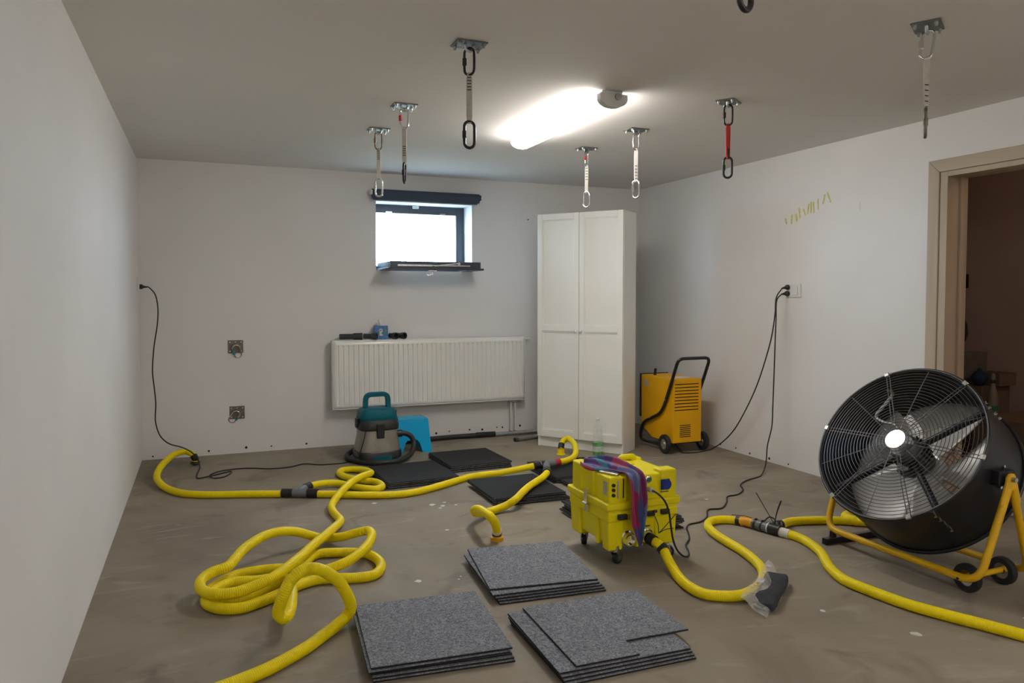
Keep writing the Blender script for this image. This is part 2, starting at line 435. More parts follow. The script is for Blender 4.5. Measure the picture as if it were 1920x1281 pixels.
# yellowed adhesive strokes on the right wall
for (y, z, l, sl, wd) in [(4.458, 1.863, .05, .35, .014), (4.398, 1.872, .075, -.05, .016), (4.352, 1.880, .062, .25, .020), (4.318, 1.910, .085, .15, .014),
                          (4.270, 1.912, .06, .5, .012), (4.236, 1.930, .082, -.15, .013), (4.208, 1.938, .088, 0, .013), (4.182, 1.936, .082, .1, .013),
                          (4.141, 1.955, .085, .05, .011), (4.086, 1.985, .075, -.25, .014), (4.040, 1.992, .085, .45, .012)]:
    mb = MB(); k = np.array([0, -sl, -1.0]); k = nrm(k); s_ = np.cross([1, 0, 0], k)
    pol = [(-.5, -.42), (-.2, -.5), (.3, -.46), (.5, -.3), (.42, .1), (.5, .38), (.1, .5), (-.35, .42), (-.5, .1)]
    mb.prism([(a*wd, b*l) for a, b in pol], (XR+.0005, y, z), s_, k, (-1, 0, 0), .0025)
    obj('adhesive_mark', mb, M['adhesive'], wall_right)
obj('adhesive_mark', MB().prism([(-.006, -.03), (.006, -.03), (.007, .03), (-.005, .03)], (XR+.0005, 3.769, 1.90), (0, 1, 0), (0, 0, 1), (-1, 0, 0), .002), M['tape'], wall_right)

# white splashes on the floor
fl_ = bpy.data.objects['floor']
rs = random.Random(3)
for (x, y, r) in [(.893, 3.27, .016), (1.07, 3.22, .006), (1.09, 3.25, .005), (1.306, 4.45, .02), (1.36, 4.40, .016), (1.39, 4.47, .012), (1.33, 4.36, .014), (1.44, 4.39, .010), (.98, 4.62, .016), (2.52, 2.02, .02), (1.24, 3.93, .013), (2.96, 3.9, .012), (2.35, 2.32, .013), (3.05, 1.95, .010)]:
    pol = [(r*(0.6+.6*rs.random())*math.cos(t), r*(.6+.6*rs.random())*math.sin(t)) for t in np.linspace(0, 2*math.pi, 11, endpoint=False)]
    obj('paint_spot', MB().prism(pol, (x, y, -.001), (1, 0, 0), (0, 1, 0), (0, 0, 1), .0022), M['paint_spot'], fl_)

# ------------------------------------------------------------------ window
win = struct(thing('window_1', 'x', 'x', (WX0, YB, WZ0))); del win['label'], win['category']
fy0, fy1, fw = YB+WREV, YB+WREV+.07, .062
mb = MB()
mb.box(WX0, WX0+.045, fy0, fy1, WZ0, WZ1); mb.box(WX1-.075, WX1, fy0, fy1, WZ0, WZ1)
mb.box(WX0+.045, WX1-.075, fy0, fy1, WZ1-.075, WZ1); mb.box(WX0+.045, WX1-.075, fy0, fy1, WZ0, WZ0+.05)
part('frame', mb, M['anthracite'], win, bevel=.004)
mb = MB(); mb.box(WX1-.088, WX1-.078, fy0-.004, fy0+.03, WZ0+.05, WZ1-.075)
part('gasket', mb, M['steel'], win)
for x in (WX0+.14, WX1-.24):
    part('striker_plate', MB().box(x, x+.055, fy0-.003, fy0+.001, WZ1-.072, WZ1-.064), M['chrome'], win)
part('blind_catch', MB().box(1.80, 1.86, fy0-.022, fy0, WZ1-.03, WZ1+.0), M['white_plastic'], win, bevel=.006)
# opened sash, hinged along the lower edge and lowered to the horizontal
SX0, SX1, SY0, SY1 = 1.470, 2.275, 6.215, fy0-.004
sz0, sz1 = 1.521, 1.593
sash = MB(); q = .07
sash.box(SX0, SX1, SY0, SY0+q, sz0+.018, sz1); sash.box(SX0, SX1, SY1-q, SY1, sz0+.018, sz1)
sash.box(SX0, SX0+q, SY0+q, SY1-q, sz0+.018, sz1); sash.box(SX1-q, SX1, SY0+q, SY1-q, sz0+.018, sz1)
# wider flange on the room side face
f_ = .022
sash.box(SX0-f_, SX1+f_, SY0-f_, SY0+q, sz0, sz0+.018); sash.box(SX0-f_, SX1+f_, SY1-q, SY1, sz0, sz0+.018)
sash.box(SX0-f_, SX0+q, SY0+q, SY1-q, sz0, sz0+.018); sash.box(SX1-q, SX1+f_, SY0+q, SY1-q, sz0, sz0+.018)
so = part('sash', sash, M['anthracite'], win, bevel=.003)
part('glass_pane', MB().box(SX0+q-.01, SX1-q+.01, SY0+q-.01, SY1-q+.01, sz0+.03, sz0+.054), M['glass'], win)
part('lock_rail', MB().box(SX0+.06, SX0+.36, SY0-.006, SY0, sz0+.030, sz0+.044).box(SX0+.36, SX1-.10, SY0-.005, SY0, sz0+.034, sz0+.042), M['steel'], win)
part('scissor_arm', MB().obox((SX0+.49, SY0-.009, sz0+.046), (.22, .005, .010), nrm((1, 0, .12)), (0, 1, 0), nrm((-.12, 0, 1))).cyl((SX0+.60, SY0-.014, sz0+.055), (SX0+.60, SY0, sz0+.055), .012, n=12), M['steel'], win)
hb = MB().box(1.80, 1.875, SY0+.005, SY0+.04, sz0-.012, sz0).cyl((1.838, SY0+.022, sz0-.012), (1.838, SY0+.022, sz0-.038), .011, n=14)
hb.obox((1.822, SY0+.022, sz0-.042), (.055, .022, .014), nrm((1, 0, .25)), (0, 1, 0), nrm((-.25, 0, 1)))
part('handle', hb, M['chrome'], win, bevel=.003)
for x in (SX0+.03, SX1-.06):
    part('hinge', MB().cyl((x, SY1+.001, sz0+.02), (x+.05, SY1+.001, sz0+.02), .010, n=12), M['anthracite'], win)

bl = thing('roller_blind', 'rolled-up navy roller blind mounted on the wall above the small window', 'blind', (1.87, YB, 2.18))
part('roller', MB().cyl((1.372, YB-.052, 2.182), (2.350, YB-.052, 2.182), .043, n=28), M['blind'], bl, smooth=40)
part('hem', MB().box(1.372, 2.322, YB-.092, YB-.084, 2.125, 2.185), M['blind'], bl)
part('bracket', MB().box(1.355, 1.371, YB-.09, YB-.0005, 2.172, 2.212), M['white_plastic'], bl, bevel=.006)
part('bracket', MB().box(2.351, 2.364, YB-.09, YB-.0005, 2.165, 2.212), M['black_plastic'], bl, bevel=.004)

# ------------------------------------------------------------------ door opening
dr = struct(thing('door_1', 'x', 'x', (XR, DY1, 0))); del dr['label'], dr['category']
cw = .073
part('jamb', MB().box(XR-.010, XR+.166, DY1, DY1+.0475, 0, DZ), M['oak'], dr, bevel=.002)
part('jamb', MB().box(XR-.010, XR+.166, DY0-.0475, DY0, 0, DZ), M['oak'], dr, bevel=.002)
part('head_jamb', MB().box(XR-.010, XR+.166, DY0, DY1, DZ-.030, DZ), M['oak'], dr, bevel=.002)
y0, y1, zt = DY0-.050-cw, DY1+.050+cw, DZ+.002+cw
mb = MB().prism([(0, 0), (0, zt), (-cw, zt-cw), (-cw, 0)], (XR-.018, y1, 0), (0, 1, 0), (0, 0, 1), (1, 0, 0), .018)
part('casing', mb, M['oak'], dr, bevel=.003)
mb = MB().prism([(0, 0), (0, zt), (cw, zt-cw), (cw, 0)], (XR-.018, y0, 0), (0, 1, 0), (0, 0, 1), (1, 0, 0), .018)
part('casing', mb, M['oak'], dr, bevel=.003)
mb = MB().prism([(y0, zt), (y1, zt), (y1-cw, zt-cw), (y0+cw, zt-cw)], (XR-.018, 0, 0), (0, 1, 0), (0, 0, 1), (1, 0, 0), .018)
part('head_casing', mb, mat('greyed_oak_cross', (.45, .365, .27), .55, var=.13, vscale=9, bump=.05, bscale=40, stretch=(1, .08, 1)), dr, bevel=.003)
part('door_stop', MB().box(XR+.09, XR+.12, DY1-.016, DY1, 0, DZ-.030), M['oak'], dr, bevel=.002)

# ------------------------------------------------------------------ paths of hoses and cables (metres, floor at z = 0)
HA = [(-0.065,6.177,0.05),(-0.076,6.18,0.075),(-0.099,6.218,0.09),(-0.137,6.245,0.1),(-0.199,6.187,0.1),(-0.261,5.983,0.09),(-0.298,5.801,0.07),(-0.305,5.662,0.045),(-0.269,5.506,0.03),(-0.201,5.345,0.022),(-0.116,5.224,0.022),(0.027,5.137,0.022),(0.208,5.077,0.022),(0.367,5.018,0.022),(0.463,4.98,0.024)]
HB = [(0.665,4.889,0.024),(0.747,4.855,0.022),(0.871,4.783,0.022),(1.057,4.706,0.022),(1.16,4.685,0.022),(1.282,4.705,0.022),(1.461,4.794,0.022),(1.592,4.873,0.022),(1.728,4.949,0.022),(1.848,4.96,0.026),(1.949,4.935,0.034),(2.047,4.895,0.055),(2.181,4.858,0.08)]
HC = [(0.632,5.053,0.035),(0.653,5.053,0.04),(0.699,5.08,0.04),(0.76,5.107,0.035),(0.822,5.103,0.03),(0.876,5.056,0.025),(0.925,4.985,0.022),(0.984,4.911,0.022),(1.045,4.875,0.022),(1.092,4.907,0.022),(1.099,4.991,0.024),(1.074,5.076,0.022),(1.026,5.115,0.022),(0.978,5.179,0.022),(0.924,5.263,0.022),(0.899,5.35,0.022),(0.901,5.436,0.022),(0.936,5.495,0.022),(0.995,5.491,0.025),(1.052,5.433,0.03),(1.08,5.318,0.042),(1.079,5.193,0.055),(1.025,5.11,0.066),(0.967,5.035,0.072),(0.889,4.91,0.074),(0.807,4.743,0.073),(0.744,4.627,0.055),(0.707,4.552,0.035),(0.698,4.485,0.026),(0.703,4.378,0.022),(0.709,4.273,0.026),(0.692,4.183,0.035),(0.655,4.079,0.05),(0.572,3.862,0.08),(0.487,3.705,0.085),(0.409,3.548,0.09),(0.327,3.39,0.1),(0.249,3.304,0.09),(0.18,3.284,0.076),(0.116,3.265,0.07),(0.047,3.27,0.07),(-0.005,3.321,0.068),(-0.026,3.397,0.07),(-0.013,3.468,0.075),(0.026,3.503,0.085),(0.087,3.518,0.095),(0.12,3.576,0.105),(0.155,3.651,0.115),(0.206,3.725,0.125),(0.28,3.806,0.13),(0.353,3.847,0.125),(0.429,3.891,0.1),(0.502,3.931,0.06),(0.557,3.951,0.035),(0.603,3.932,0.035),(0.653,3.867,0.055),(0.724,3.811,0.085),(0.766,3.771,0.1),(0.77,3.696,0.1),(0.728,3.59,0.09),(0.664,3.502,0.08),(0.597,3.455,0.065),(0.524,3.456,0.045),(0.455,3.47,0.03),(0.378,3.445,0.026),(0.296,3.404,0.024),(0.217,3.348,0.024),(0.13,3.303,0.022),(0.055,3.315,0.022),(0.014,3.371,0.022),(0.008,3.441,0.022),(0.033,3.508,0.022),(0.079,3.564,0.022),(0.139,3.609,0.022),(0.208,3.615,0.025),(0.29,3.596,0.03),(0.363,3.566,0.035),(0.417,3.592,0.034),(0.449,3.652,0.03),(0.476,3.709,0.026),(0.518,3.749,0.022),(0.603,3.731,0.022),(0.681,3.699,0.022),(0.743,3.64,0.022),(0.77,3.527,0.022),(0.753,3.427,0.022),(0.704,3.361,0.022),(0.627,3.359,0.022),(0.546,3.385,0.022),(0.455,3.402,0.022),(0.369,3.365,0.022),(0.287,3.298,0.022),(0.21,3.246,0.022),(0.134,3.209,0.022),(0.065,3.226,0.022),(0.014,3.28,0.022),(-0.003,3.339,0.026),(0.018,3.393,0.034),(0.059,3.45,0.036),(0.103,3.478,0.036),(0.155,3.473,0.036),(0.208,3.464,0.034),(0.26,3.466,0.034),(0.303,3.454,0.038),(0.326,3.361,0.058),(0.33,3.25,0.074),(0.324,3.148,0.083),(0.313,3.057,0.087),(0.303,2.993,0.084),(0.287,2.936,0.078),(0.265,2.899,0.082),(0.248,2.894,0.105),(0.253,2.877,0.145),(0.268,2.869,0.19),(0.288,2.874,0.225),(0.32,2.878,0.255),(0.359,2.88,0.265),(0.395,2.859,0.265),(0.438,2.864,0.235),(0.477,2.882,0.19),(0.503,2.894,0.14),(0.518,2.906,0.1),(0.52,2.915,0.066),(0.502,2.916,0.04),(0.47,2.896,0.028),(0.412,2.839,0.022),(0.337,2.757,0.022),(0.262,2.694,0.022),(0.189,2.642,0.022),(0.115,2.603,0.022),(0.045,2.573,0.022),(-0.048,2.538,0.022),(-0.168,2.505,0.022)]
HD = [(2.398,4.894,0.081),(2.441,4.919,0.078),(2.485,4.944,0.076),(2.571,5.009,0.078),(2.658,5.129,0.085),(2.713,5.244,0.105),(2.773,5.415,0.112),(2.78,5.514,0.118),(2.751,5.524,0.105),(2.716,5.496,0.075),(2.701,5.474,0.045)]
HE = [(2.176,4.623,0.084),(2.105,4.54,0.078),(2.026,4.469,0.073),(1.931,4.369,0.074),(1.826,4.242,0.075),(1.728,4.123,0.071),(1.676,4.131,0.04),(1.617,4.122,0.028),(1.546,4.086,0.028),(1.465,4.022,0.045),(1.406,3.952,0.075),(1.389,3.912,0.1),(1.384,3.824,0.13),(1.371,3.689,0.15),(1.372,3.606,0.15),(1.397,3.61,0.115),(1.416,3.633,0.075),(1.432,3.668,0.04)]
HF = [(1.995,3.04,0.118),(2.002,3.014,0.112),(2.015,2.989,0.095),(2.012,2.932,0.055),(2.003,2.882,0.035),(1.985,2.818,0.025),(1.96,2.699,0.022),(1.969,2.608,0.022),(2.022,2.56,0.022),(2.102,2.535,0.022),(2.2,2.562,0.022),(2.309,2.632,0.022),(2.4,2.742,0.022),(2.451,2.857,0.022),(2.485,2.99,0.022),(2.506,3.141,0.022),(2.535,3.282,0.022),(2.58,3.385,0.022),(2.651,3.447,0.022),(2.728,3.448,0.022),(2.779,3.416,0.022),(2.81,3.352,0.026)]
HG = [(2.868,3.143,0.026),(2.891,3.096,0.022),(2.898,3.045,0.022),(2.891,2.978,0.022),(2.837,2.828,0.022),(2.711,2.637,0.022),(2.652,2.497,0.022),(2.658,2.356,0.022),(2.682,2.198,0.022),(2.731,2.066,0.022),(2.786,1.948,0.022),(2.84,1.822,0.022),(2.893,1.703,0.022),(2.95,1.562,0.022)]
HH = [(2.938,3.212,0.03),(2.991,3.245,0.026),(3.057,3.267,0.022),(3.151,3.251,0.022),(3.286,3.201,0.022),(3.368,3.151,0.022),(3.445,3.092,0.022),(3.42,3.22,0.022),(3.62,3.3,0.022),(3.8,3.42,0.022),(3.84,3.62,0.022)]
CL = [(-0.441,6.42,1.367),(-0.385,6.418,1.367),(-0.337,6.416,1.314),(-0.317,6.414,1.206),(-0.322,6.412,1.083),(-0.349,6.41,0.897),(-0.362,6.408,0.711),(-0.352,6.406,0.586),(-0.343,6.404,0.461),(-0.347,6.402,0.32),(-0.317,6.4,0.21),(-0.259,6.34,0.158),(-0.158,6.2,0.143),(-0.085,6.03,0.13),(-0.046,6.1,0.06),(-0.032,6.085,0.005),(-0.053,5.803,0.005),(-0.042,5.713,0.005),(0.029,5.721,0.012),(0.112,5.805,0.005),(0.179,5.849,0.005),(0.173,5.78,0.005),(0.12,5.681,0.005),(0.063,5.67,0.005),(0.032,5.737,0.012),(0.087,5.81,0.018),(0.17,5.908,0.005),(0.312,5.905,0.005),(0.452,5.829,0.005),(0.594,5.827,0.005),(0.708,5.897,0.005),(0.818,5.822,0.005),(0.977,5.806,0.005),(1.048,5.837,0.005)]
CR1 = [(4.04,4.413,1.355),(4,4.419,1.339),(3.98,4.43,1.291),(3.97,4.433,1.159),(3.97,4.464,0.998),(3.97,4.513,0.853),(3.97,4.615,0.617),(3.98,4.747,0.411),(3.99,4.917,0.199),(3.985,5.064,0.072),(3.954,5.143,0.012),(3.852,5.116,0.005),(3.731,5.097,0.005),(3.65,5.13,0.005),(3.68,5.21,0.012),(3.7,5.3,0.03),(3.7,5.36,0.07)]
CR2 = [(4.04,4.413,1.319),(4,4.419,1.311),(3.97,4.413,1.272),(3.95,4.399,1.121),(3.94,4.398,0.802),(3.93,4.397,0.483),(3.92,4.394,0.324),(3.88,4.392,0.183),(3.841,4.362,0.06),(3.692,4.248,0.005),(3.505,4.176,0.005),(3.396,4.102,0.005),(3.313,3.978,0.005),(3.198,3.901,0.005),(3.121,3.89,0.005),(3.015,3.773,0.005),(2.903,3.685,0.005),(2.821,3.693,0.005),(2.711,3.568,0.005),(2.621,3.508,0.005),(2.531,3.491,0.005),(2.483,3.444,0.005),(2.43,3.355,0.005),(2.379,3.279,0.005),(2.302,3.2,0.005),(2.261,3.121,0.005),(2.224,3.069,0.005),(2.183,3.047,0.012),(2.147,3.041,0.04),(2.078,2.99,0.123),(2.057,2.98,0.197),(2.043,2.98,0.275),(2.015,2.98,0.331),(1.99,3,0.36),(1.999,3.05,0.358)]

# ------------------------------------------------------------------ ceiling lamp, plus added fill battens
def lampsec(w_, h_, n=14):
    return [(-w_/2, 0)]+[(-w_/2*math.cos(t), -h_*(.35+.65*math.sin(t))) for t in np.linspace(0, math.pi, n)]+[(w_/2, 0)]
M['end_cap'] = mat('grey_end_cap', (.70, .68, .65), .5, var=.04, vscale=20)
def batten(lx0, lx1, ly0, ly1, lab):
    xm = (lx0+lx1)/2
    lamp = thing('ceiling_lamp', lab, 'lamp', (xm, (ly0+ly1)/2, H))
    part('base', MB().box(lx0+.02, lx1-.02, ly0+.02, ly1-.02, H-.022, H-.0005), M['white_plastic'], lamp)
    mb = MB(); mb.prism(lampsec(lx1-lx0-.012, .062), (xm, ly0+.03, H-.022), (1, 0, 0), (0, 0, 1), (0, 1, 0), ly1-ly0-.03)
    part('diffuser', mb, M['lamp'], lamp, smooth=50)
    mb = MB(); mb.prism(lampsec(lx1-lx0, .070), (xm, ly0, H-.018), (1, 0, 0), (0, 0, 1), (0, 1, 0), .045)
    part('end_cap', mb, M['end_cap'], lamp, smooth=50)
    part('cable_gland', MB().cyl((xm+.02, ly0-.012, H-.034), (xm+.02, ly0, H-.034), .018, n=18), M['steel'], lamp, smooth=40)
batten(1.915, 2.075, 3.43, 4.66, 'long lit batten lamp on the ceiling between the two rows of straps')
batten(.92, 1.08, -1.55, -.32, 'added fill batten lamp over the room end opposite the window, nearer the left wall')  # unseen batten behind the camera, added as soft frontal fill
batten(2.92, 3.08, -1.55, -.32, 'added fill batten lamp over the room end opposite the window, nearer the door wall')  # its unseen twin, added to strengthen the frontal fill

# ------------------------------------------------------------------ ceiling anchors with straps
def oval(c, hw, hh, u, v, n=10):
    """oval carabiner outline: straight sides and round ends"""
    c, u, v = (np.asarray(k, float) for k in (c, u, v)); out = []
    for t in np.linspace(0, math.pi, n): out.append(c+u*hw*math.cos(t)+v*((hh-hw)+hw*math.sin(t)))
    for t in np.linspace(math.pi, 2*math.pi, n): out.append(c+u*hw*math.cos(t)+v*(-(hh-hw)+hw*math.sin(t)))
    return out

def anchor(x, y, zb, strap, top, bottom, rot_t, rot_b, sleeve, lab, lab_plate, tilt=0.0, pr=0.0, marks=(.66, .90)):
    """plate bolted to the ceiling; carabiner - sewn webbing strap - carabiner hanging from it down to height zb"""
    p = thing('anchor_plate', lab_plate, 'anchor plate', (x, y, H), group='steel anchor plates on the ceiling')
    c_, s_ = math.cos(pr), math.sin(pr); U = np.array([c_, s_, 0]); V = np.array([-s_, c_, 0]); O = np.array([x, y, H])
    part('plate', MB().obox(O+np.array([0, 0, -.004]), (.135, .105, .006), U, V, (0, 0, 1)), M['steel_plate'], p, bevel=.002)
    for a, b in ((-1, -1), (1, -1), (-1, 1), (1, 1)):
        bo = O+U*a*.052+V*b*.037
        part('bolt', MB().cyl(bo-[0, 0, .007], bo-[0, 0, .016], .0085, n=6).cyl(bo-[0, 0, .016], bo-[0, 0, .024], .005, n=8), M['steel'], p)
    eye = [O+U*.019*math.cos(t)+np.array([0, 0, -.006-.026*math.sin(t)]) for t in np.linspace(0, math.pi, 12)]
    part('eye', MB().tube(eye, .0065, 8), M['steel'], p, smooth=60)
    h = thing('hanging_strap', lab, 'strap', (x, y, H-.03), group='straps hanging from the ceiling')
    hw, hh, rr = .0215, .056, .0055
    ztop = H-.023
    zc1 = ztop-hh+.004
    ut = np.array([math.cos(rot_t), math.sin(rot_t), 0]); ub = np.array([math.cos(rot_b), math.sin(rot_b), 0])
    vt = nrm(np.array([0, 0, 1])+tilt*ut); 
    c1 = np.array([x, y, zc1])
    k1 = part('carabiner', MB().tube(spline(oval(c1, hw, hh, ut, vt), .006, True), rr, 8, True), M[top], h, smooth=60)
    zc2 = zb+hh+rr; c2 = np.array([x, y, zc2])
    k2 = part('carabiner', MB().tube(spline(oval(c2, hw, hh, ub, (0, 0, 1)), .006, True), rr+.001, 8, True), M[bottom], h, smooth=60)
    for kk, cc, uu, mm in ((k1, c1, ut, 'red' if sleeve else top), (k2, c2, ub, bottom)):
        g = cc-uu*hw
        o_ = obj('gate_sleeve', MB().cyl(g-np.array([0, 0, .015])-np.array(h.location), g+np.array([0, 0, .015])-np.array(h.location), .0092, n=12), M[mm], kk, smooth=50)
    z0, z1 = zc2+hh-.010, zc1-hh+.010
    # strap: flat webbing that twists from the upper to the lower carabiner
    K = 24; G1 = []
    fd = np.array([math.cos(.39), -math.sin(.39), 0])
    for side in (1, -1):
        rows = []
        for i in range(K+1):
            t = i/K; z = z0+(z1-z0)*t
            ang = .25*math.sin(2.6*t+x*3)+.15
            wdt = .0125*(1-.42*math.exp(-((t)/.07)**2)-.42*math.exp(-((1-t)/.07)**2))
            d = np.array([math.cos(-.39+ang), math.sin(-.39+ang), 0]); nn = np.array([-d[1], d[0], 0])
            thick = .0026+.002*math.exp(-((t-0)/.1)**2)+.002*math.exp(-((1-t)/.1)**2)
            rows.append([np.array([x, y, z])+d*wdt*s2+nn*thick*side for s2 in (-1, 0, 1)])
        G1.append(rows)
    mb = MB(); mb.grid(G1[0]); mb.grid(G1[1])
    base = 3*(K+1)
    for i in range(K):
        for e in (0, 2): mb.f.append((i*3+e, (i+1)*3+e, base+(i+1)*3+e, base+i*3+e)); mb.mi.append(0)
    for i in (0, K):
        for e in (0, 1): mb.f.append((i*3+e, i*3+e+1, base+i*3+e+1, base+i*3+e)); mb.mi.append(0)
    st = part('strap', mb, M[strap], h, smooth=60)
    if strap != 'red_strap':
        for q in range(5):
            t = marks[0]+(marks[1]-marks[0])*q/4
            z = z0+(z1-z0)*t; ang = .25*math.sin(2.6*t+x*3)+.15
            d = np.array([math.cos(-.39+ang), math.sin(-.39+ang), 0]); nn = np.array([-d[1], d[0], 0])
            obj('stitching', MB().obox(np.array([x, y, z])-np.array(h.location), (.017, .0075, .004), d, nn, (0, 0, 1)), M['stitch'], st)
    else:
        t = .16; z = z0+(z1-z0)*t
        d = np.array([math.cos(-.3), math.sin(-.3), 0]); nn = np.array([-d[1], d[0], 0])
        obj('stitching', MB().obox(np.array([x, y, z])-np.array(h.location), (.015, .0075, .055), d, nn, (0, 0, 1)), M['stitch'], st)

VX = -.39
anchor(1.063, 3.043, 1.924, 'grey_strap', 'black_metal', 'black_metal', VX-.3, VX+.25, False,
       'grey strap between two black carabiners hanging alone beside the lit lamp', 'ceiling anchor plate holding the strap with two black carabiners beside the lit lamp')
anchor(1.063, 4.149, 1.928, 'grey_strap', 'chrome', 'black_metal', VX+.2, VX+1.45, True,
       'grey strap with red-sleeved silver carabiner above and dark edge-on carabiner below, before the blind', 'ceiling anchor plate carrying the strap whose silver carabiner has a red sleeve, near the blind', marks=(.25, .48))
anchor(1.062, 4.805, 1.933, 'grey_strap', 'old_steel', 'chrome', VX+.4, VX+.3, False,
       'grey strap whose lower carabiner hangs in front of the navy blind\'s end', 'ceiling anchor plate nearest the window wall above the navy blind\'s end')
anchor(2.595, 4.182, 1.925, 'white_strap', 'chrome', 'chrome', VX+.5, VX-.5, False,
       'white strap with two plain silver carabiners hanging near the cabinet', 'ceiling anchor plate holding the white strap with plain silver carabiners', marks=(.10, .48))
anchor(2.590, 4.845, 1.938, 'white_strap', 'chrome', 'chrome', VX+1.0, VX-.4, True,
       'white strap with a red-sleeved carabiner hanging before the cabinet top', 'ceiling anchor plate holding the white strap with the red-sleeved carabiner', marks=(.48, .88))
anchor(2.688, 3.386, 1.945, 'red_strap', 'black_metal', 'black_metal', VX-.2, VX-.3, False,
       'red strap between two black carabiners hanging from the ceiling', 'ceiling anchor plate holding the red strap', pr=.6)
anchor(2.665, 2.146, 1.925, 'grey_strap', 'chrome', 'old_steel', VX-.2, VX+1.1, False,
       'grey strap with a tilted silver upper carabiner hanging before the door wall', 'ceiling anchor plate holding the strap with tilted silver carabiner before the door wall', tilt=.12, pr=.55, marks=(.08, .48))
anchor(1.060, 1.285, 1.893, 'grey_strap', 'black_metal', 'black_metal', VX+.5, VX+.7, False,
       'strap ending in a black carabiner, farthest from the window in its row', 'ceiling anchor plate farthest from the window in the left row')

# ------------------------------------------------------------------ wall plates with carabiners on the back wall
def wall_plate(cx, cz, rot, lab, labc, sgn):
    p = thing('wall_plate', lab, 'anchor plate', (cx, YB, cz), group='steel plates on the back wall')
    part('plate', MB().box(cx-.059, cx+.059, YB-.006, YB-.0003, cz-.053, cz+.053), M['old_steel'], p, bevel=.003)
    for a in (-1, 0, 1):
        for b in (-1, 1):
            if a == 0 and b == -1: continue
            part('bolt', MB().cyl((cx+a*.043, YB-.006, cz+b*.037), (cx+a*.043, YB-.012, cz+b*.037), .007, n=6), M['steel'], p)
    eye = [np.array([cx+.018*math.cos(t), YB-.005-.022*math.sin(t), cz+.006]) for t in np.linspace(0, math.pi, 12)]
    part('eye', MB().tube(eye, .005, 8), M['old_steel'], p, smooth=60)
    h = thing('carabiner', labc, 'carabiner', (cx, YB-.03, cz), group='carabiners on the wall plates')
    v = np.array([math.sin(rot), -.35, math.cos(rot)]); v = nrm(v); u = nrm(np.cross(v, (0, -1, 0)))
    c = np.array([cx, YB-.030, cz])-v*.043
    part('ring', MB().tube(spline(oval(c, .027, .056, u, v), .006, True), .0058, 8, True), M['chrome'], h, smooth=60)
    g = c+u*.027*sgn
    part('sleeve', MB().cyl(g-v*.0+v*.014, g-v*.02, .0085, n=12), mat('teal_sleeve', (.02, .22, .34), .4, var=.05, vscale=30), h, smooth=50)
wall_plate(.249, .882, -.25, 'upper stained steel plate bolted to the back wall', 'silver carabiner with blue sleeve on the upper wall plate', -1)
wall_plate(.254, .339, .62, 'lower stained steel plate bolted to the back wall', 'silver carabiner with blue sleeve on the lower wall plate', 1)

# ------------------------------------------------------------------ sockets, plugs and cables
s1 = thing('wall_socket', 'white wall socket on the left wall near the corner', 'socket', (XL, 6.40, 1.385))
part('plate', MB().box(XL, XL+.010, 6.335, 6.468, 1.335, 1.432), M['white_plastic'], s1, bevel=.003)
part('socket_ring', MB().cyl((XL+.010, 6.42, 1.368), (XL+.013, 6.42, 1.368), .026, n=24), M['white_plastic'], s1)
s2 = thing('wall_socket', 'white double socket and switch plate on the right wall', 'socket', (XR, 4.36, 1.34))
part('plate', MB().box(XR-.010, XR, 4.290, 4.435, 1.290, 1.388), M['white_plastic'], s2, bevel=.003)
part('rocker', MB().box(XR-.015, XR-.010, 4.315, 4.365, 1.305, 1.373), M['white_plastic'], s2, bevel=.002)

def cable(name, pts, r, lab, plug=None, rough=.008, mat_='cable'):
    base = pts[-1]
    loc = (base[0], base[1], 0)
    c = thing(name, lab, 'cable', loc)
    P = spline(pts, rough); P[:, 2] = np.maximum(P[:, 2], r+.0004)
    part('cord', MB().tube(P, r, 8), M[mat_], c, smooth=60)
    if plug is not None:
        p0, p1, ring = plug; p0 = np.array(p0, float); p1 = np.array(p1, float); d = p1-p0
        mb = MB().lathe([(.0185, 0), (.0195, .3*np.linalg.norm(d)), (.013, .45*np.linalg.norm(d)), (.009, .6*np.linalg.norm(d)), (.0055, np.linalg.norm(d))], p0, d, 18)
        part('plug', mb, M['black_plastic'], c, smooth=40)
    return c
cable('power_cable', [(XL+.05, 6.42, 1.366)]+CL[1:], .0048, 'black power cable hanging from the left wall socket, coiling across to the vacuum', ((XL+.0135, 6.42, 1.368), (XL+.066, 6.42, 1.366), 0))
cable('power_cable', [(XR-.06, 4.424, 1.356)]+CR1[2:], .0048, 'black power cable running from the right wall socket to the amber dehumidifier', ((XR-.011, 4.410, 1.366), (XR-.062, 4.424, 1.356), 0))
cable('power_cable', [(XR-.064, 4.424, 1.312)]+CR2[2:], .0048, 'black power cable snaking from the right wall socket to the yellow extraction machine', ((XR-.011, 4.410, 1.318), (XR-.066, 4.424, 1.312), 0))

# ------------------------------------------------------------------ yellow hoses
HR = .0230
def hose_mesh(pts, r=HR, pitch=.0080, n=14):
    """corrugated tube: flat ribs with a narrow groove between them"""
    P = spline(pts, pitch/6); P[:, 2] = np.maximum(P[:, 2], r-.0003)
    k = np.arange(len(P)); keep = np.isin(k % 6, (0, 3, 4, 5)); keep[-1] = True
    R = np.where(k % 6 == 4, r*.945, np.where(k % 6 == 0, r, r*.99))
    return MB().tube(P[keep], R[keep], n)
def along(pts, s):
    P = spline(pts, .004); d = np.r_[0, np.cumsum(np.linalg.norm(np.diff(P, axis=0), axis=1))]
    s = s if s >= 0 else d[-1]+s
    return np.array([np.interp(s, d, P[:, i]) for i in range(3)])
def sleeve(mbm, pts, s0, s1, r, name, root, m_):
    P = [along(pts, a) for a in np.linspace(s0, s1, 5)]
    return part(name, MB().tube(P, r, 18), M[m_], root, smooth=50)
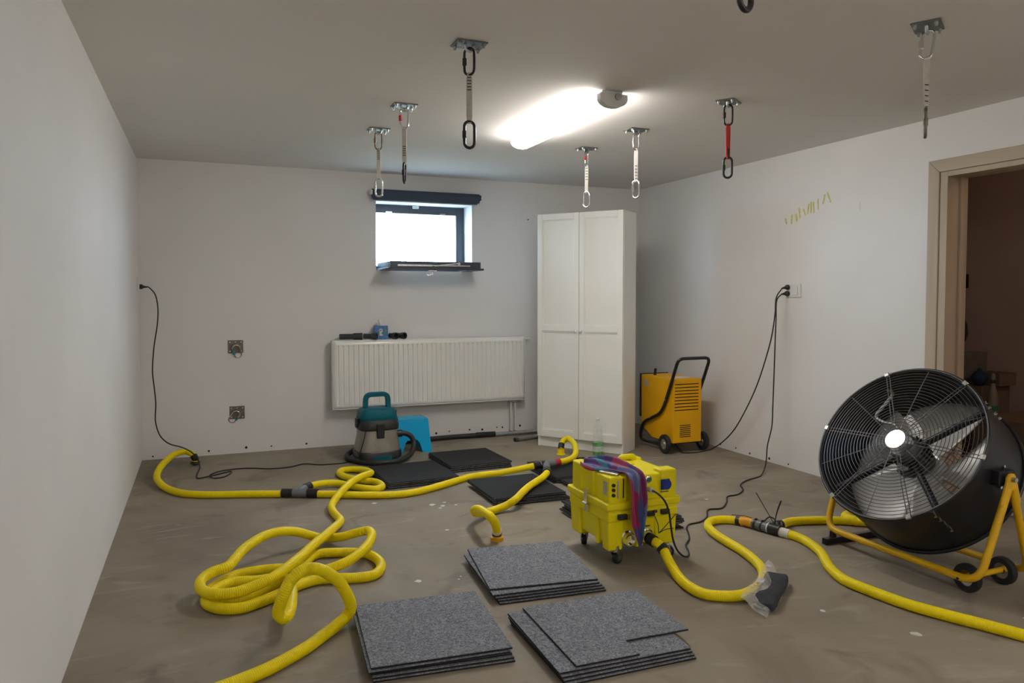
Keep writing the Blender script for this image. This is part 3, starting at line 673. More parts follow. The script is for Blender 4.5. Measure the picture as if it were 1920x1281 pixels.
def hose(pts, lab):
    a = pts[len(pts)//2]
    h = thing('yellow_hose', lab, 'hose', (a[0], a[1], 0))
    part('hose_tube', hose_mesh(pts), M['hose'], h, smooth=180)
    return h
def foot(h, p_end, p_floor, m1, m2=None, r=.026):
    """cuff on a hose end that stands on the floor"""
    a = np.array(p_end, float); b = np.array(p_floor, float)
    if m2 is None:
        part('end_cuff', MB().lathe([(r-.001, -.004), (r, .0), (r+.004, np.linalg.norm(b-a)-.006), (r+.012, np.linalg.norm(b-a)-.002), (r+.012, np.linalg.norm(b-a))], a, b-a, 24), M[m1], h, smooth=40)
    return h
hA = hose(HA, 'yellow hose bending in the corner by the left wall, ending in a black cuff')
sleeve(None, HA, .0, .03, .0265, 'end_cuff', hA, 'black_plastic')
nz = np.array(HA[0])
part('suction_foot', MB().lathe([(.0265, 0), (.027, .022), (.036, .030), (.036, .036)], nz+np.array([0, 0, .003]), np.array([-.005+.003, .012, -nz[2]]), 22), M['black_plastic'], hA, smooth=40)
part('band', MB().lathe([(.0285, .008), (.0285, .014)], nz+np.array([0, 0, .003]), np.array([-.002, .012, -nz[2]]), 22), M['hose'], hA, smooth=40)
hB = hose(HB, 'yellow hose lying straight between the two grey branch fittings')
hC = hose(HC, 'long yellow hose lying in a tangled coil on the floor')
hD = hose(HD, 'short yellow hose arching down before the cabinet')
sleeve(None, HD, -.045, -.0005, .0255, 'end_cuff', hD, 'black_plastic')
nz = np.array(HD[-1])
part('suction_foot', MB().lathe([(.0255, 0), (.029, nz[2]*.8), (.036, nz[2]*.9), (.036, nz[2])], nz, (0, 0, -1), 22), M['hose'], hD, smooth=40)
hE = hose(HE, 'yellow hose crossing a black tile stack, its taped end standing on the floor')
sleeve(None, HE, -.036, -.0005, .0245, 'tape_band', hE, 'tape')
nz = np.array(HE[-1])
part('tape_band', MB().lathe([(.026, -.004), (.026, .016)], nz, (0, 0, -1), 22), M['black_plastic'], hE, smooth=40)
part('suction_foot', MB().lathe([(.0255, .0165), (.036, .022), (.036, nz[2])], nz, (0, 0, -1), 22), M['orange'], hE, smooth=40)
hF = hose(HF, 'yellow hose looping from the extraction machine under the clear bag to the taped joint')
part('end_cuff', MB().tube([along(HF, a) for a in np.linspace(-0.0, .012, 3)] if False else [np.array((1.990, 3.062, .122)), np.array(HF[0]), along(HF, .012)], .0285, 20), M['black_plastic'], hF, smooth=50)
sleeve(None, HF, .05, .075, .0275, 'end_cuff', hF, 'black_plastic')
hG = hose(HG, 'yellow hose running from the taped joint past the fan\'s front')
sleeve(None, HG, .0, .055, .0262, 'tape_band', hG, 'tape')
hH = hose(HH, 'yellow hose going behind the big drum fan')

def fitting(name, lab, segs, bands):
    p = np.array(segs[0][0], float)
    t = thing(name, lab, 'pipe fitting', (p[0], p[1], 0))
    for nm, a, b, r, m_ in segs: pass
    return t
def yfit(lab, body, branch, extra):
    c = np.array(body[0])
    t = thing('branch_fitting', lab, 'pipe fitting', (c[0], c[1], 0))
    part('body', MB().tube([np.array(q) for q in body], .027, 20), M['pipe_grey'], t, smooth=50)
    part('branch', MB().tube([np.array(q) for q in branch], .026, 20), M['pipe_grey'], t, smooth=50)
    for nm, a, b, r, m_ in extra: part(nm, MB().cyl(a, b, r, n=22), M[m_], t, smooth=50)
    return t
def lerp(a, b, t): return np.array(a)+(np.array(b)-np.array(a))*t
a, b = np.array(HA[-1]), np.array(HB[0]); a[2] = b[2] = .0295
e = np.array(HC[0]); e[2] = .038
yfit('grey branch fitting with only black sleeves, next to the small hose loop', [lerp(a, b, .2), lerp(a, b, .8)], [lerp(a, b, .42), e],
     [('sleeve', lerp(a, b, -.02), lerp(a, b, .30), .0285, 'black_plastic'), ('sleeve', lerp(a, b, .72), lerp(a, b, 1.03), .0285, 'black_plastic'), ('sleeve', lerp(e, lerp(a, b, .42), .28), e+nrm(np.array(HC[1])-e)*.012, .0285, 'black_plastic')])
a, b, e = np.array(HB[-1]), np.array(HD[0]), np.array(HE[0])
yfit('grey branch fitting with red end band lying on the black tiles', [lerp(a, b, .3), lerp(a, b, .96)], [lerp(a, b, .5), e],
     [('sleeve', a-nrm(b-a)*.004, lerp(a, b, .22), .0275, 'black_plastic'), ('sleeve', lerp(a, b, .25), lerp(a, b, .40), .0285, 'black_plastic'), ('clamp', lerp(a, b, .222), lerp(a, b, .248), .0288, 'chrome'),
      ('red_band', lerp(a, b, .82), lerp(a, b, 1.02), .0282, 'red'), ('sleeve', lerp(e, lerp(a, b, .5), .30), e+nrm(np.array(HE[1])-e)*.01, .0285, 'black_plastic')])
a, b, e = np.array(HF[-1]), np.array(HG[0]), np.array(HH[0]); a[2] = b[2] = .0305; e[2] = .031
t3 = yfit('grey branch fitting with orange band, black tape and loose cable ties', [lerp(a, b, .25), lerp(a, b, .9)], [lerp(a, b, .55), e],
     [('sleeve', lerp(a, b, .30), lerp(a, b, .36), .0292, 'black_plastic'), ('sleeve', lerp(a, b, .50), lerp(a, b, .54), .0292, 'black_plastic'),
      ('tape_band', lerp(a, b, .68), lerp(a, b, .72), .0288, 'tape'), ('sleeve', lerp(a, b, .72), lerp(a, b, 1.03), .0300, 'black_plastic'), ('sleeve', lerp(e, lerp(a, b, .55), .3), e+nrm(np.array(HH[1])-e)*.012, .0290, 'black_plastic')])
sleeve(None, HF, -.052, -.024, .0262, 'sleeve', t3, 'black_plastic')
part('orange_band', MB().tube([along(HF, -.024), a, lerp(a, b, .10), lerp(a, b, .24)], .0266, 20), M['orange'], t3, smooth=50)
k = lerp(a, b, .85)+np.array([0, 0, .028])
for tip in ((-.085, .05, .17), (.035, -.005, .125), (.075, .03, .115)):
    part('cable_tie', MB().tube(spline([k, k+np.array(tip)*.5+np.array([0, .004, .003]), k+np.array(tip)], .01), .0024, 6), M['black_plastic'], t3, smooth=60)
k2 = lerp(a, b, .2)+np.array([0, 0, .028])
part('cable_tie', MB().tube(spline([k2, k2+np.array([-.04, .02, .012]), k2+np.array([-.11, .035, .022])], .01), .002, 6), M['rust'], t3, smooth=60)
for q in (.32, .52): part('tie_head', MB().obox(lerp(a, b, q)+np.array([-.004, -.004, .031]), (.012, .010, .008), (1, 0, 0), (0, 1, 0), (0, 0, 1)), M['black_plastic'], t3, bevel=.001)
part('cable_tie', MB().tube(spline([lerp(a, b, .55)+np.array([0, 0, .028]), lerp(a, b, .7)+np.array([.02, .02, .052]), lerp(a, b, .82)+np.array([.03, .02, .042]), k], .006), .004, 7), M['black_plastic'], t3, smooth=60)

# ------------------------------------------------------------------ carpet tiles in stacks
ORD = ['top', 'second', 'third', 'fourth', 'fifth', 'sixth', 'seventh', 'eighth']
TT = .0095
TILE_MESH = {}
def tile_mesh(key, w_, d_, notch):
    if key in TILE_MESH: return TILE_MESH[key]
    res = []
    if notch: pol = [(-w_/2, -d_/2), (notch[0]-w_/2, -d_/2), (notch[0]-w_/2, notch[1]-d_/2), (w_/2, notch[1]-d_/2), (w_/2, d_/2), (-w_/2, d_/2)]
    else: pol = [(-w_/2, -d_/2), (w_/2, -d_/2), (w_/2, d_/2), (-w_/2, d_/2)]
    for nm, z0, h_, m_ in (('backing', 0, .0058, 'backing'), ('carpet_pile', .0058, TT-.0064, 'carpet')):
        mb = MB().prism(pol, (0, 0, z0), (1, 0, 0), (0, 1, 0), (0, 0, 1), h_)
        me = bpy.data.meshes.new(nm); me.from_pydata(mb.v, [], mb.f); me.materials.append(M[m_]); me.update(); res.append((nm, me))
    TILE_MESH[key] = res; return res
def stack(key, cx, cy, w_, d_, rz, offs, up, where, group, notch=None, sp=.0104):
    """offs: list from the bottom of (dx, dy, rot) offsets; up: pile side up"""
    n = len(offs)
    for i, (dx, dy, dr_) in enumerate(offs):
        ordn = ORD[n-1-i]; face = 'grey carpet tile' if up else 'upturned black carpet tile'
        lab = ('%s %s of the stack %s' % (ordn, face, where)) if ordn == 'top' else ('%s %s down the stack %s' % (ordn, face, where))
        px, py, rr = cx+dx, cy+dy, rz+dr_
        o = bpy.data.objects.new('carpet_tile', None); COL.objects.link(o); o.empty_display_size = .05
        o.location = (px, py, .0005+sp*i + (0 if up else TT-.0004)); o.rotation_euler = ((0 if up else math.pi), 0, rr)
        tag(o, lab, 'carpet tile', group)
        nt_ = notch if (notch and i == n-1) else None
        for nm, me in tile_mesh((key, bool(nt_)), w_, d_, nt_):
            c = bpy.data.objects.new(nm, me); COL.objects.link(c); c.parent = o
def jit(n, a, r, seed, x=0, y=0):
    q = random.Random(seed); return [(q.uniform(-a, a)+x*(i/n-.5), q.uniform(-a, a)+y*(i/n-.5), q.uniform(-r, r)) for i in range(n)]
GG = 'grey carpet tiles in stacks'; GK = 'upturned carpet tiles in stacks'
oA = jit(5, .004, .008, 1); oA[4] = (0, 0, 0); oA[3] = (-.012, -.006, .008); oA[0] = (.008, -.012, -.01); oA[1] = (.006, -.008, -.01)
stack('A', .779, 2.705, .498, .529, -.087, oA, True, 'beside the coiled yellow hose', GG)
oB = jit(5, .005, .006, 2); oB[4] = (0, 0, 0); oB[3] = (-.016, -.026, .06); oB[0] = (.006, -.044, .07); oB[1] = (.002, -.038, .065); oB[2] = (-.008, -.032, .07)
stack('B', 1.397, 3.164, .488, .519, -.150, oB, True, 'before the yellow machine\'s wheels', GG)
oC = jit(5, .005, .008, 3); oC[4] = (0, 0, 0); oC[3] = (-.066, -.004, .0); oC[0] = (-.056, -.022, .02); oC[1] = (-.060, -.016, .015); oC[2] = (-.064, -.010, .012)
stack('C', 1.419, 2.456, .515, .503, -.037, oC, True, 'with the notched top tile', GG, notch=(.245, .108))
def ko(n, s, tx, ty): return jit(n, .011, .016, s, tx, ty)
stack('S1', 1.3709, 5.1903, 0.5002, 0.5547, .045, ko(4, 11, 0, .01), False, 'nearest the vacuum cleaner', GK, sp=.0118)
stack('S2', 1.9077, 5.4756, 0.4854, 0.5448, .02, ko(4, 12, 0, .01), False, 'in front of the blue step stool', GK, sp=.0118)
o3 = [(.03, -.014, .01), (.012, -.016, -.02), (.0, .010, .005), (0, .010, 0)]
stack('S3', 1.8968, 4.5167, 0.4854, 0.5349, -.015, o3, False, 'crossed by the yellow hose', GK, sp=.0118)
stack('S4', 2.4812, 4.8783, 0.4754, 0.525, -.03, ko(4, 14, 0, 0), False, 'under the red-banded fitting', GK, sp=.0118)
stack('S6', 2.535, 4.36, 0.5, 0.5, .03, ko(3, 16, -.03, 0), False, 'half hidden behind the yellow machine', GK, sp=.0118)
stack('S5', 2.222, 3.730, .485, .535, .0, ko(6, 15, .02, .0), False, 'partly under the yellow machine', GK, sp=.0118)

# ------------------------------------------------------------------ radiator
RX0, RX1, RZ0, RZ1, RY = 1.012, 2.788, .330, .920, 6.408
rad = thing('radiator', 'long white panel radiator mounted on the back wall below the window', 'radiator', ((RX0+RX1)/2, YB, RZ0))
NR = 40; xs = [RX0+.006]; dep = [0]; pit = (RX1-RX0-.05)/NR
for i in range(NR):
    x = RX0+.025+i*pit
    for t, d in ((.10, 0), (.24, .010), (.40, .011), (.54, 0)):
        xs.append(x+t*pit+pit*.15); dep.append(d)
xs.append(RX1-.006); dep.append(0)
G = []
for z, k in ((RZ0+.004, 0), (RZ0+.035, 0), (RZ0+.052, 1), (RZ1-.056, 1), (RZ1-.042, 0), (RZ1-.004, 0)):
    G.append([(x, RY+d*k, z) for x, d in zip(xs, dep)])
mb = MB().grid(G)
part('front_panel', mb, M['white_metal'], rad, smooth=35, solid=.0015)
part('rear_panel', MB().box(RX0+.03, RX1-.03, RY+.055, RY+.066, RZ0+.02, RZ1-.02), M['white_metal'], rad)
part('side_cover', MB().box(RX0-.001, RX0+.005, RY-.001, RY+.072, RZ0, RZ1), M['white_metal'], rad, bevel=.002)
part('side_cover', MB().box(RX1-.005, RX1+.001, RY-.001, RY+.072, RZ0, RZ1), M['white_metal'], rad, bevel=.002)
part('top_grille', MB().box(RX0+.005, RX1-.005, RY-.001, RY+.072, RZ1-.006, RZ1), M['white_metal'], rad, bevel=.002)
part('bottom_rail', MB().box(RX0+.005, RX1-.005, RY-.001, RY+.006, RZ0, RZ0+.006), M['white_metal'], rad)
for x in (RX0+.3, RX1-.3): part('wall_bracket', MB().box(x, x+.03, RY+.066, YB-.0005, RZ0+.05, RZ1-.05), M['white_metal'], rad)
part('vent_valve', MB().cyl((RX1, RY+.045, .892), (RX1+.035, RY+.045, .892), .013, n=14).cyl((RX1+.035, RY+.045, .892), (RX1+.058, RY+.045, .892), .019, n=18), M['white_plastic'], rad, smooth=40)
part('valve_block', MB().box(2.64, 2.76, RY+.03, RY+.065, RZ0-.028, RZ0+.004), M['steel'], rad, bevel=.004)
for x in (2.662, 2.706):
    pp = part('supply_pipe', MB().cyl((x, RY+.047, .0), (x, RY+.047, RZ0-.026), .009, n=14), M['white_plastic'], rad, smooth=40)
    part('pipe_collar', MB().lathe([(.024, 0), (.026, .012), (.016, .03), (.010, .034)], (x, RY+.047, .0005), (0, 0, 1), 14), M['rust'], rad, smooth=40)
# things lying on the radiator
def coupling(cx, cy, ang, ln, lab, flip=1):
    t = thing('pipe_coupling', lab, 'pipe coupling', (cx, cy, RZ1), ang)
    mb = MB().lathe([(.0225, -ln/2), (.0225, ln*.08), (.0285, ln*.14), (.0285, ln/2), (.0225, ln/2), (.0225, ln*.2), (.0175, ln*.1), (.0175, -ln/2)], (0, 0, .0302), (1, 0, 0), 24, closed=True)
    part('pipe_body', mb, M['dark_plastic'], t, world=False, smooth=40)
    part('rim', MB().lathe([(.0298, ln/2-.012), (.0298, ln/2+.002), (.0225, ln/2+.002), (.0225, ln/2-.012)], (0, 0, .0302), (1, 0, 0), 24, closed=True), M['dark_plastic'], t, world=False, smooth=40)
    return t
coupling(1.175, 6.452, -.06, .19, 'longest dark grey pipe coupling at the radiator\'s end, beside the tissue box')
coupling(1.336, 6.420, -.45, .115, 'dark grey pipe coupling lying against the tissue box, open end forward')
coupling(1.540, 6.440, -1.15, .085, 'dark grey pipe coupling touching the far side of the tissue box')
coupling(1.612, 6.440, -1.05, .085, 'dark grey pipe coupling farthest from the wall socket on the radiator')
tb = thing('tissue_box', 'blue cube tissue box with a white emblem standing on the radiator', 'tissue box', (1.437, 6.462, RZ1), -.08)
part('carton', MB().box(-.057, .057, -.038, .038, .0, .118), M['tissue_blue'], tb, world=False, bevel=.002)
pol = [(-.016, -.03), (.012, -.03), (.016, -.018), (.004, -.014), (.002, -.004), (.012, .004), (.014, .022), (.004, .032), (-.014, .030), (-.018, .018), (-.014, .0)]
part('emblem', MB().prism(pol, (-.002, -.0384, .062), (1, 0, 0), (0, 0, 1), (0, -1, 0), .0006), M['print_cream'], tb, world=False)
part('emblem', MB().prism([(-.008, .004), (.004, .006), (.004, .018), (-.009, .017)], (-.004, -.0391, .066), (1, 0, 0), (0, 0, 1), (0, -1, 0), .0004), M['print_green'], tb, world=False)
part('printed_patch', MB().prism([(.022, -.012), (.05, -.012), (.05, .034), (.028, .036)], (-.002, -.0384, .062), (1, 0, 0), (0, 0, 1), (0, -1, 0), .0005), M['print_green'], tb, world=False)
mb = MB(); G = []
for i in range(7):
    t = i/6; G.append([(-.030+.052*s+.006*math.sin(7*s+3*t)-.004*t, .010*math.sin(9*s)*(1-.4*t)-.002, .117+t*(.030+.034*math.exp(-((s-.45)/.22)**2))) for s in np.linspace(0, 1, 13)])
part('tissue', mb.grid(G), M['tissue'], tb, world=False, smooth=180, solid=.0008)

# ------------------------------------------------------------------ cabinet
ca = thing('cabinet', 'tall white two-door cabinet standing across the room corner', 'cabinet', (2.684, 5.889, 0), math.atan2(-.622, .479))
CWd, CD, CH = .785, .272, 1.994
part('side_panel', MB().box(0, .018, .0, CD, 0, CH), M['cabinet'], ca, world=False, bevel=.001)
part('side_panel', MB().box(CWd-.018, CWd, .0, CD, 0, CH), M['cabinet'], ca, world=False, bevel=.001)
part('top_panel', MB().box(.018, CWd-.018, .0, CD, CH-.018, CH), M['cabinet'], ca, world=False)
part('back_panel', MB().box(.018, CWd-.018, CD-.006, CD, 0, CH-.018), M['cabinet'], ca, world=False)
part('plinth', MB().box(.018, CWd-.018, .012, .028, 0, .095), M['cabinet'], ca, world=False)
for i in (0, 1):
    x0 = .002+i*(CWd/2); x1 = x0+CWd/2-.004; z0, z1, ys, yd = .088, CH+.000, -.020, -.002
    sw = .046; mz = 1.02
    d = MB(); d.box(x0, x0+sw, ys, yd, z0, z1); d.box(x1-sw, x1, ys, yd, z0, z1)
    d.box(x0+sw, x1-sw, ys, yd, z0, z0+.062); d.box(x0+sw, x1-sw, ys, yd, z1-.052, z1); d.box(x0+sw, x1-sw, ys, yd, mz-.022, mz+.026)
    dd = part('door', d, M['cabinet'], ca, world=False, bevel=.003)
    for (za, zb_) in ((z0+.062, mz-.022), (mz+.026, z1-.052)):
        obj('door_panel', MB().box(x0+sw, x1-sw, ys+.011, yd-.002, za, zb_), M['cabinet'], dd)
        # moulded lip round the panel
        lp = MB(); e = .010
        for (a, b, c, g) in ((x0+sw, x1-sw, za, za+e), (x0+sw, x1-sw, zb_-e, zb_), (x0+sw, x0+sw+e, za+e, zb_-e), (x1-sw-e, x1-sw, za+e, zb_-e)):
            lp.box(a, b, ys+.005, ys+.011, c, g)
        obj('moulding', lp, M['cabinet'], dd, bevel=.002)
    kx = x1-.022 if i == 0 else x0+.022
    obj('knob', MB().lathe([(.005, 0), (.006, .008), (.012, .014), (.0125, .020), (.009, .024), (0, .0245)], (kx, ys, 1.005), (0, -1, 0), 18), M['white_metal'], dd, smooth=50)

# ------------------------------------------------------------------ bottle before the cabinet
bo = thing('plastic_bottle', 'clear plastic bottle with green label standing before the cabinet', 'bottle', (2.975, 5.352, 0))
prof = [(.0, .003), (.030, .001), (.037, .006), (.0405, .016), (.0405, .115), (.036, .125), (.034, .135), (.037, .150), (.039, .165), (.0375, .185), (.030, .215), (.021, .243), (.0150, .258), (.0145, .284)]
part('bottle_body', MB().lathe(prof, (2.975, 5.352, .0008), (0, 0, 1), 28), M['pet'], bo, smooth=60)
part('green_label', MB().lathe([(.0412, .004), (.0414, .012), (.0414, .102), (.0408, .106)], (2.975, 5.352, .0), (0, 0, 1), 28), M['liquid'], bo, smooth=60)
part('label_patch', MB().lathe([(.0418, .030), (.0418, .074)], (2.975, 5.352, .0), (0, 0, 1), 28), mat('pale_label', (.50, .60, .50), .6, var=.2, vscale=60), bo, smooth=60)
part('cap', MB().lathe([(.0165, .281), (.0175, .284), (.0175, .300), (.015, .303)], (2.975, 5.352, 0), (0, 0, 1), 22), M['white_plastic'], bo, smooth=40)

# ------------------------------------------------------------------ dehumidifier
de = thing('dehumidifier', 'amber yellow dehumidifier on wheels with a bent black tube handle', 'dehumidifier', (3.70, 5.35, 0))
dx0, dx1, dy0, dy1, dz0, dz1 = 3.560, 3.836, 5.135, 5.625, .085, .612
mb = MB().prism([(dy0, dz0), (dy0, dz1), (dy1, dz1), (dy1, .17), (dy1-.17, dz0)][::-1], (dx0, 0, 0), (0, 1, 0), (0, 0, 1), (1, 0, 0), dx1-dx0)
part('housing', mb, M['dehum'], de, bevel=.006)
part('rear_cover', MB().box(dx0-.004, dx1+.004, dy1, dy1+.022, .24, dz1+.006), M['black_metal'], de, bevel=.002)
for i in range(9):
    z = .572-i*(.572-.359)/8
    part('vent_slot', MB().box(3.565+.005, 3.805, dy0-.0008, dy0+.004, z-.0045, z+.0045), M['slot'], de)
for i in range(7):
    z = .2305-i*(.2305-.136)/6
    part('vent_slot', MB().box(3.622, 3.728, dy0-.0008, dy0+.004, z-.0034, z+.0034), M['slot'], de)
for i in range(9):
    z = .572-i*(.572-.359)/8
    part('louvre', MB().obox((3.685, dy0-.002, z+.006), (.240, .007, .0025), (1, 0, 0), nrm((0, 1, .5)), nrm((0, -.5, 1))), M['dehum'], de)
part('sticker', MB().box(dx0-.0012, dx0, 5.508, 5.583, .520, .568), M['label'], de)
part('control_panel', MB().box(3.66, 3.79, 5.22, 5.32, dz1, dz1+.003), M['paper'], de)
part('knob', MB().obox((3.62, 5.50, dz1+.030), (.022, .012, .06), nrm((1, 0, 0)), nrm((0, 1, .15)), nrm((0, -.15, 1))), M['black_plastic'], de, bevel=.003)
lp = [(5.30, .062), (5.49, .040), (5.60, .050), (5.60, .115), (5.555, .205), (5.30, .312), (5.235, .40), (5.12, .635), (5.055, .775)]
left = [(3.542, y, z) for y, z in lp]; right = [(3.852, y, z) for y, z in lp[::-1]]
tp = poly_round(left[:-1]+[(3.542, 5.048, .792), (3.852, 5.048, .792)]+right[1:], .055, k=7)
part('handle', MB().tube(tp, .0135, 12), M['black_metal'], de, smooth=60)
for y, z in ((5.44, .258), (5.215, .44)):
    for x in (3.542, 3.852): part('bolt', MB().cyl((x-.018 if x < 3.7 else x+.018, y, z), (x+.016 if x < 3.7 else x-.016, y, z), .006, n=10), M['steel'], de)
part('axle', MB().cyl((3.530, 5.185, .078), (3.868, 5.185, .078), .010, n=12), M['black_metal'], de, smooth=40)
def wheel(root, c, ax, r, w_, hub='steel'):
    c = np.array(c, float); a = nrm(ax)
    ty = part('wheel', MB().lathe([(r*.56, -w_/2), (r*.92, -w_/2), (r, -w_*.28), (r, w_*.28), (r*.92, w_/2), (r*.56, w_/2)], c, a, 30, closed=True), M['rubber'], root, smooth=40)
    L = np.array(root.location)
    obj('hub', MB().lathe([(0, -w_*.44), (r*.2, -w_*.46), (r*.24, -w_*.3), (r*.57, -w_*.36), (r*.57, w_*.36), (r*.24, w_*.3), (r*.2, w_*.46), (0, w_*.44)], c-L, a, 24), M[hub], ty, smooth=40)
wheel(de, (3.512, 5.185, .0785), (1, 0, 0), .078, .034); wheel(de, (3.886, 5.185, .0785), (1, 0, 0), .078, .034)

# ------------------------------------------------------------------ vacuum cleaner
vx, vy = 1.262, 5.835
va = thing('vacuum_cleaner', 'teal and black drum vacuum cleaner with steel tank and coiled hose', 'vacuum cleaner', (vx, vy, 0), .06)
part('base', MB().loft([(.030, 0, 0, .165, .145, 4), (.040, 0, 0, .178, .158, 4), (.085, 0, 0, .176, .155, 4), (.094, 0, 0, .168, .148, 4)]), M['black_plastic'], va, world=False, smooth=40)
part('base_trim', MB().loft([(.028, 0, -.118, .085, .05, 4), (.062, 0, -.118, .078, .05, 4)]), M['teal'], va, world=False, smooth=40)
for a, b in ((-1, -1), (1, -1), (-1, 1), (1, 1)):
    part('castor', MB().cyl((a*.13-.012, b*.10, .020), (a*.13+.012, b*.10, .020), .0195, n=16), M['rubber'], va, world=False, smooth=40)
part('tank', MB().loft([(.092, 0, 0, .166, .146, 4), (.13, 0, 0, .163, .143, 4), (.20, 0, 0, .150, .134, 4), (.262, 0, 0, .145, .130, 4)]), M['vac_steel'], va, world=False, smooth=40)
part('band', MB().loft([(.256, 0, 0, .152, .136, 4), (.262, 0, 0, .158, .142, 4), (.298, 0, 0, .159, .143, 4), (.322, 0, 0, .148, .132, 4), (.335, 0, 0, .142, .128, 4)]), M['black_plastic'], va, world=False, smooth=40)
hd = part('head', MB().loft([(.318, 0, .012, .146, .126, 4), (.335, 0, .008, .149, .131, 4), (.385, 0, .004, .142, .124, 4), (.412, 0, 0, .128, .108, 4), (.420, 0, 0, .112, .09, 3.5)]), M['teal'], va, world=False, smooth=40)
part('head_side', MB().loft([(.290, .128, 0, .026, .095, 4), (.330, .128, 0, .024, .095, 4), (.370, .122, 0, .020, .08, 4)]), M['teal'], va, world=False, smooth=40)
part('side_grip', MB().box(.139, .147, -.05, .02, .345, .395), M['black_plastic'], va, world=False, bevel=.004)
hp = poly_round([(-.093, 0, .395), (-.088, 0, .524), (.088, 0, .524), (.093, 0, .395)], .045, k=8)
mb = MB()
P = np.array(hp); K = len(P); V = []
for i in range(K):
    t_ = P[min(i+1, K-1)]-P[max(i-1, 0)]; t_ = nrm(t_); nn = np.array([-t_[2], 0, t_[0]])
    for a, b in ((-1, -1), (1, -1), (1, 1), (-1, 1)): V.append(P[i]+nn*a*.018+np.array([0, b*.020, 0]))
F = [(i*4+j, i*4+(j+1) % 4, (i+1)*4+(j+1) % 4, (i+1)*4+j) for i in range(K-1) for j in range(4)]+[(3, 2, 1, 0), tuple(range(4*K-4, 4*K))]
mb.add(V, F)
part('carry_handle', mb, M['teal'], va, world=False, bevel=.004)
part('latch', MB().prism([(-.027, .20), (.027, .20), (.030, .275), (.026, .31), (-.026, .31), (-.030, .275)], (-.012, -.138, 0), (1, 0, 0), (0, 0, 1), (0, -1, 0), .022), M['black_plastic'], va, world=False, bevel=.004)
part('latch', MB().box(-.170, -.150, -.03, .03, .275, .345), M['black_plastic'], va, world=False, bevel=.004)
part('hose_port', MB().cyl((.135, -.02, .205), (.195, -.025, .203), .030, n=20), M['black_plastic'], va, world=False, smooth=40)
c6, s6 = math.cos(-.06), math.sin(-.06)
def vl(p): x, y, z = p[0]-vx, p[1]-vy, p[2]; return (x*c6-y*s6, x*s6+y*c6, z)
hpts = [(1.455, 5.822, .203), (1.485, 5.818, .201), (1.530, 5.812, .175), (1.550, 5.800, .125), (1.525, 5.750, .068), (1.460, 5.690, .034), (1.370, 5.638, .024), (1.262, 5.618, .024), (1.165, 5.660, .024), (1.085, 5.760, .024), (1.042, 5.880, .024), (1.055, 5.975, .030), (1.105, 6.020, .05), (1.16, 6.035, .07)]
P = spline([vl(p) for p in hpts], .006); R = np.where(np.arange(len(P)) % 2 == 0, .0215, .0200)
part('suction_hose', MB().tube(P, R, 14), M['hose_black'], va, world=False, smooth=180)
part('power_lead', MB().tube(spline([vl(p) for p in [(1.145, 5.690, .270), (1.130, 5.678, .21), (1.105, 5.672, .13), (1.088, 5.68, .075), (1.075, 5.73, .055)]], .008), .0045, 7), M['cable'], va, world=False, smooth=60)

# black suction pipe and loose steel tube on the floor by the wall
wd = thing('suction_wand', 'black suction hose with a steel wand lying along the back wall', 'vacuum wand', (2.2, 6.42, 0))
part('flexible_hose', MB().tube(spline([(1.62, 6.36, .023), (1.80, 6.395, .023), (2.05, 6.42, .023), (2.30, 6.408, .024)], .006), [(.0225 if i % 2 else .021) for i in range(len(spline([(1.62, 6.36, .023), (1.80, 6.395, .023), (2.05, 6.42, .023), (2.30, 6.408, .024)], .006)))], 14), M['hose_black'], wd, smooth=180)
part('grip', MB().tube(spline([(2.30, 6.408, .026), (2.38, 6.404, .026), (2.48, 6.404, .024)], .02), .025, 16), M['black_plastic'], wd, smooth=60)
part('wand_tube', MB().cyl((2.47, 6.404, .020), (2.98, 6.404, .020), .0195, n=20), M['steel'], wd, smooth=60)
part('wand_tip', MB().cyl((2.93, 6.404, .0215), (3.02, 6.404, .0215), .0212, n=20), M['black_plastic'], wd, smooth=60)
tu = thing('steel_tube', 'loose steel extension tube sticking out from behind the cabinet', 'tube', (2.70, 6.15, 0))
part('tube_body', MB().lathe([(.0185, 0), (.0185, .42), (.0160, .42), (.0160, 0)], (2.555, 6.098, .0200), (.93, .32, 0), 22, closed=True), M['steel'], tu, smooth=50)
part('tube_collar', MB().lathe([(.0195, -.004), (.0195, .03), (.0162, .03), (.0162, -.004)], (2.555, 6.098, .0200), (.93, .32, 0), 22, closed=True), M['old_steel'], tu, smooth=50)

# ------------------------------------------------------------------ step stool
ss = thing('step_stool', 'sky blue plastic step stool with green grip dots beside the vacuum', 'step stool', (1.60, 6.10, 0))
sx0, sx1, sy0, sy1, sh = 1.430, 1.755, 5.985, 6.215, .278
def st_pt(x, y, z):
    k = 1-z/sh; cx, cy = (sx0+sx1)/2, (sy0+sy1)/2
    return (cx+(x-cx)*(.84+.16*k), cy+(y-cy)*(.82+.18*k), z)
mb = MB()
def arch(y, yi):
    prof_ = [(sx0, 0), (sx0+.075, 0), (sx0+.10, .085), (sx0+.118, .105), (sx1-.118, .105), (sx1-.10, .085), (sx1-.075, 0), (sx1, 0), (sx1, sh), (sx0, sh)]
    a = [st_pt(x, y, z) for x, z in prof_]; b = [st_pt(x, yi, z) for x, z in prof_]; k = len(a)
    mb.add(a+b, [(i, (i+1) % k, k+(i+1) % k, k+i) for i in range(k)]+[tuple(range(k-1, -1, -1)), tuple(range(k, 2*k))])
arch(sy0, sy0+.008); arch(sy1, sy1-.008)
